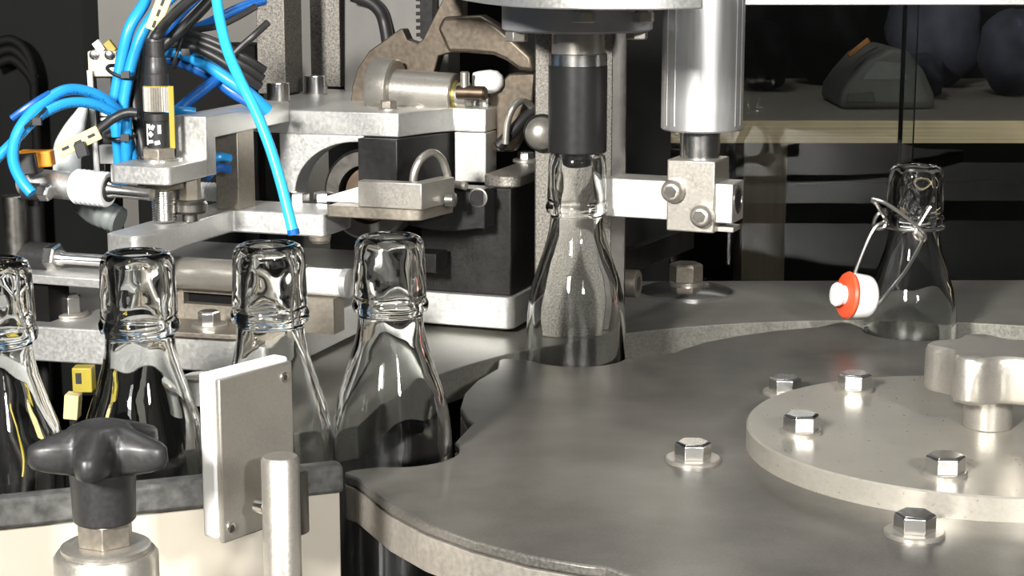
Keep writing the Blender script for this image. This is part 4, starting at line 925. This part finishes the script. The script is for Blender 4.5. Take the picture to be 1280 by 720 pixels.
# lying tool case on shelf
tcx = PY(1100, 100, 1640); gl = PY(1040, 128, 1640).x; gr = PY(1158, 128, 1640).x
m = MB(); gz = zs1; W_ = gr-gl
op = [(gl, gz), (gr, gz), (gr-2, gz+14), (gr-12, gz+34), (gr-26, gz+50), (gl+44, gz+54), (gl+24, gz+44), (gl+10, gz+28), (gl+2, gz+16)]
m.extr([(x, 1600, z) for x, z in op], (0, 110, 0))
TC = tag(m.build('tool_case', 'gadget', None, loc=(tcx.x, 1655, gz), bevel=7, bseg=4), 'grey rounded tool case lying on the plywood shelf', 'case')
m = MB(); 
m.extr([(x, 1598, z) for x, z in [(gl+18, gz+26), (gr-26, gz+26), (gr-32, gz+40), (gl+30, gz+42)]], (0, 3, 0)); m.build('case_window', 'case_grey', TC, bevel=1)
m = MB(); m.extr([(x, 1597, z) for x, z in [(gl+4, gz+6), (gl+30, gz+6), (gl+28, gz+16), (gl+6, gz+14)]], (0, 4, 0)); m.build('case_latch', 'grey_panel', TC, bevel=1)
m = MB(); m.extr([(x, 1606, z) for x, z in [(gl+8, gz+44), (gl+26, gz+58), (gl+23, gz+62), (gl+6, gz+48)]], (0, 4, 0)); m.build('orange_stripe', 'dull_orange', TC, bevel=1)
# cloth bags hanging / lying
def bag(u0, v0, u1, v1, y, label, seed, mt='navy'):
    A = PY(u0, v1, y); B = PY(u1, v0, y); c = (A+B)/2; rx_ = abs(B.x-A.x)/2; rz_ = abs(B.z-A.z)/2; rnd = random.Random(seed)
    ph = [rnd.uniform(0, 6) for _ in range(6)]; m = MB(); rings = []
    n, s = 16, 32
    for i in range(n+1):
        t = PI*i/n; rr = []
        for k in range(s):
            a = 2*PI*k/s; f = 1+.10*math.sin(3*a+ph[0]+2*t)+.07*math.sin(5*a+ph[1]+3*t)+.06*math.sin(7*t+ph[2]+a)
            rr.append(m.v((c.x+rx_*math.sin(t)**.7*f*math.cos(a), y+60+55*math.sin(t)**.7*f*math.sin(a), max(c.z-rz_, c.z-rz_*math.cos(t)*(1+.04*math.sin(3*a+ph[3])))))) if 0 < i < n else None
        rings.append(rr if 0 < i < n else [m.v((c.x, y+60, c.z-rz_*math.cos(t)))])
    for A_, B_ in zip(rings, rings[1:]):
        for k in range(s):
            k2 = (k+1) % s
            if len(A_) == 1: m.face([A_[0], B_[k2], B_[k]])
            elif len(B_) == 1: m.face([A_[k], A_[k2], B_[0]])
            else: m.face([A_[k], A_[k2], B_[k2], B_[k]])
    return tag(m.build('cloth_bundle', mt, None, loc=(c.x, y+60, c.z-rz_), sharp=80), label, 'cloth', 'navy cloth bundles')
def zfix(o):   # rest on the shelf
    o.location.z = zs1*S; return o
zfix(bag(1246, 4, 1330, 114, 1700, 'navy cloth bundle on the shelf at the right edge', 3))
zfix(bag(1150, 60, 1196, 114, 1690, 'small navy cloth bundle beside the tool case on the shelf', 5))
zfix(bag(1128, -40, 1245, 112, 1800, 'large navy cloth bundle at the back of the shelf', 8))
zfix(bag(1000, -30, 1100, 104, 1830, 'dark cloth bundle behind the tool case', 11, 'dark_green'))
zfix(bag(930, 20, 1000, 108, 1760, 'black cloth bundle at left end of the shelf', 13, 'dark'))
# sliding glass door in front
yg = 1250.
WN = bpy.data.objects.new('window_1', None); COL.objects.link(WN); WN.location = (0.35, yg*S, -0.112); struct(WN)
g0_ = PY(838, 200, yg).x; gm1 = PY(1142, 180, yg).x; gm0 = PY(1127, 180, yg).x; g9 = PY(1450, 200, yg).x
ztp = PY(1100, 6, yg).z
m = MB(); m.box((g0_, yg, -112), (gm1, yg+4, ztp+2)); m.build('glass_pane', 'pane', WN)
m = MB(); m.box((gm0, yg+8, -112), (g9, yg+12, ztp+2)); m.build('glass_pane', 'pane', WN)
m = MB(); m.box((gm1-.9, yg-.6, -112), (gm1, yg-.1, ztp)); m.build('pane_edge', 'dark', WN)
m = MB(); m.box((gm0-1.4, yg+5.4, -112), (gm0+1.2, yg+7.6, ztp)); m.build('pane_edge', 'dark', WN)
m = MB(); m.box((g0_, yg-6, ztp), (g9, yg+22, ztp+30)); m.build('window_frame', 'alu', WN, bevel=.6)

# ------------------------------------------------------------------ lights
def area(name, loc, target, size, power, col=(1, 1, 1), sy=None):
    l = bpy.data.lights.new(name, 'AREA'); l.size = size*S; l.energy = power; l.color = col
    if sy: l.shape = 'RECTANGLE'; l.size_y = sy*S
    o = bpy.data.objects.new(name, l); COL.objects.link(o); o.location = Vector(loc)*S
    o.rotation_euler = (Vector(target)-Vector(loc)).to_track_quat('-Z', 'Y').to_euler(); return o
area('work_lamp', (-560, -480, 570), (0, 830, 40), 170, 52, (1, .97, .92))
area('side_lamp', (330, -160, 380), (120, 800, 20), 70, 9, (1, .98, .95))
area('overhead_fill', (-100, 900, 1250), (0, 800, 0), 500, 3, (.95, .97, 1), 220)  # added overhead fill for the metal to reflect, no known lamp there
wd = bpy.data.worlds.new('world'); scn.world = wd; wd.use_nodes = True
bg = wd.node_tree.nodes['Background']
nt = wd.node_tree; tc = nd(nt, 'ShaderNodeTexCoord', -700); sx_ = nd(nt, 'ShaderNodeSeparateXYZ', -500); rp = nd(nt, 'ShaderNodeValToRGB', -300)
nt.links.new(tc.outputs['Generated'], sx_.inputs[0]); mr = nd(nt, 'ShaderNodeMapRange', -400, 0); mr.inputs['From Min'].default_value = -1
nt.links.new(sx_.outputs['Z'], mr.inputs['Value']); nt.links.new(mr.outputs['Result'], rp.inputs['Fac'])
rp.color_ramp.elements[0].position = .35; rp.color_ramp.elements[0].color = (.02, .02, .018, 1)
rp.color_ramp.elements[1].position = .85; rp.color_ramp.elements[1].color = (.42, .42, .40, 1)
nt.links.new(rp.outputs['Color'], bg.inputs['Color']); bg.inputs['Strength'].default_value = .27
vs = scn.view_settings; vs.view_transform = 'Standard'; vs.look = 'None'; vs.exposure = 0; vs.gamma = 1; vs.use_curve_mapping = False
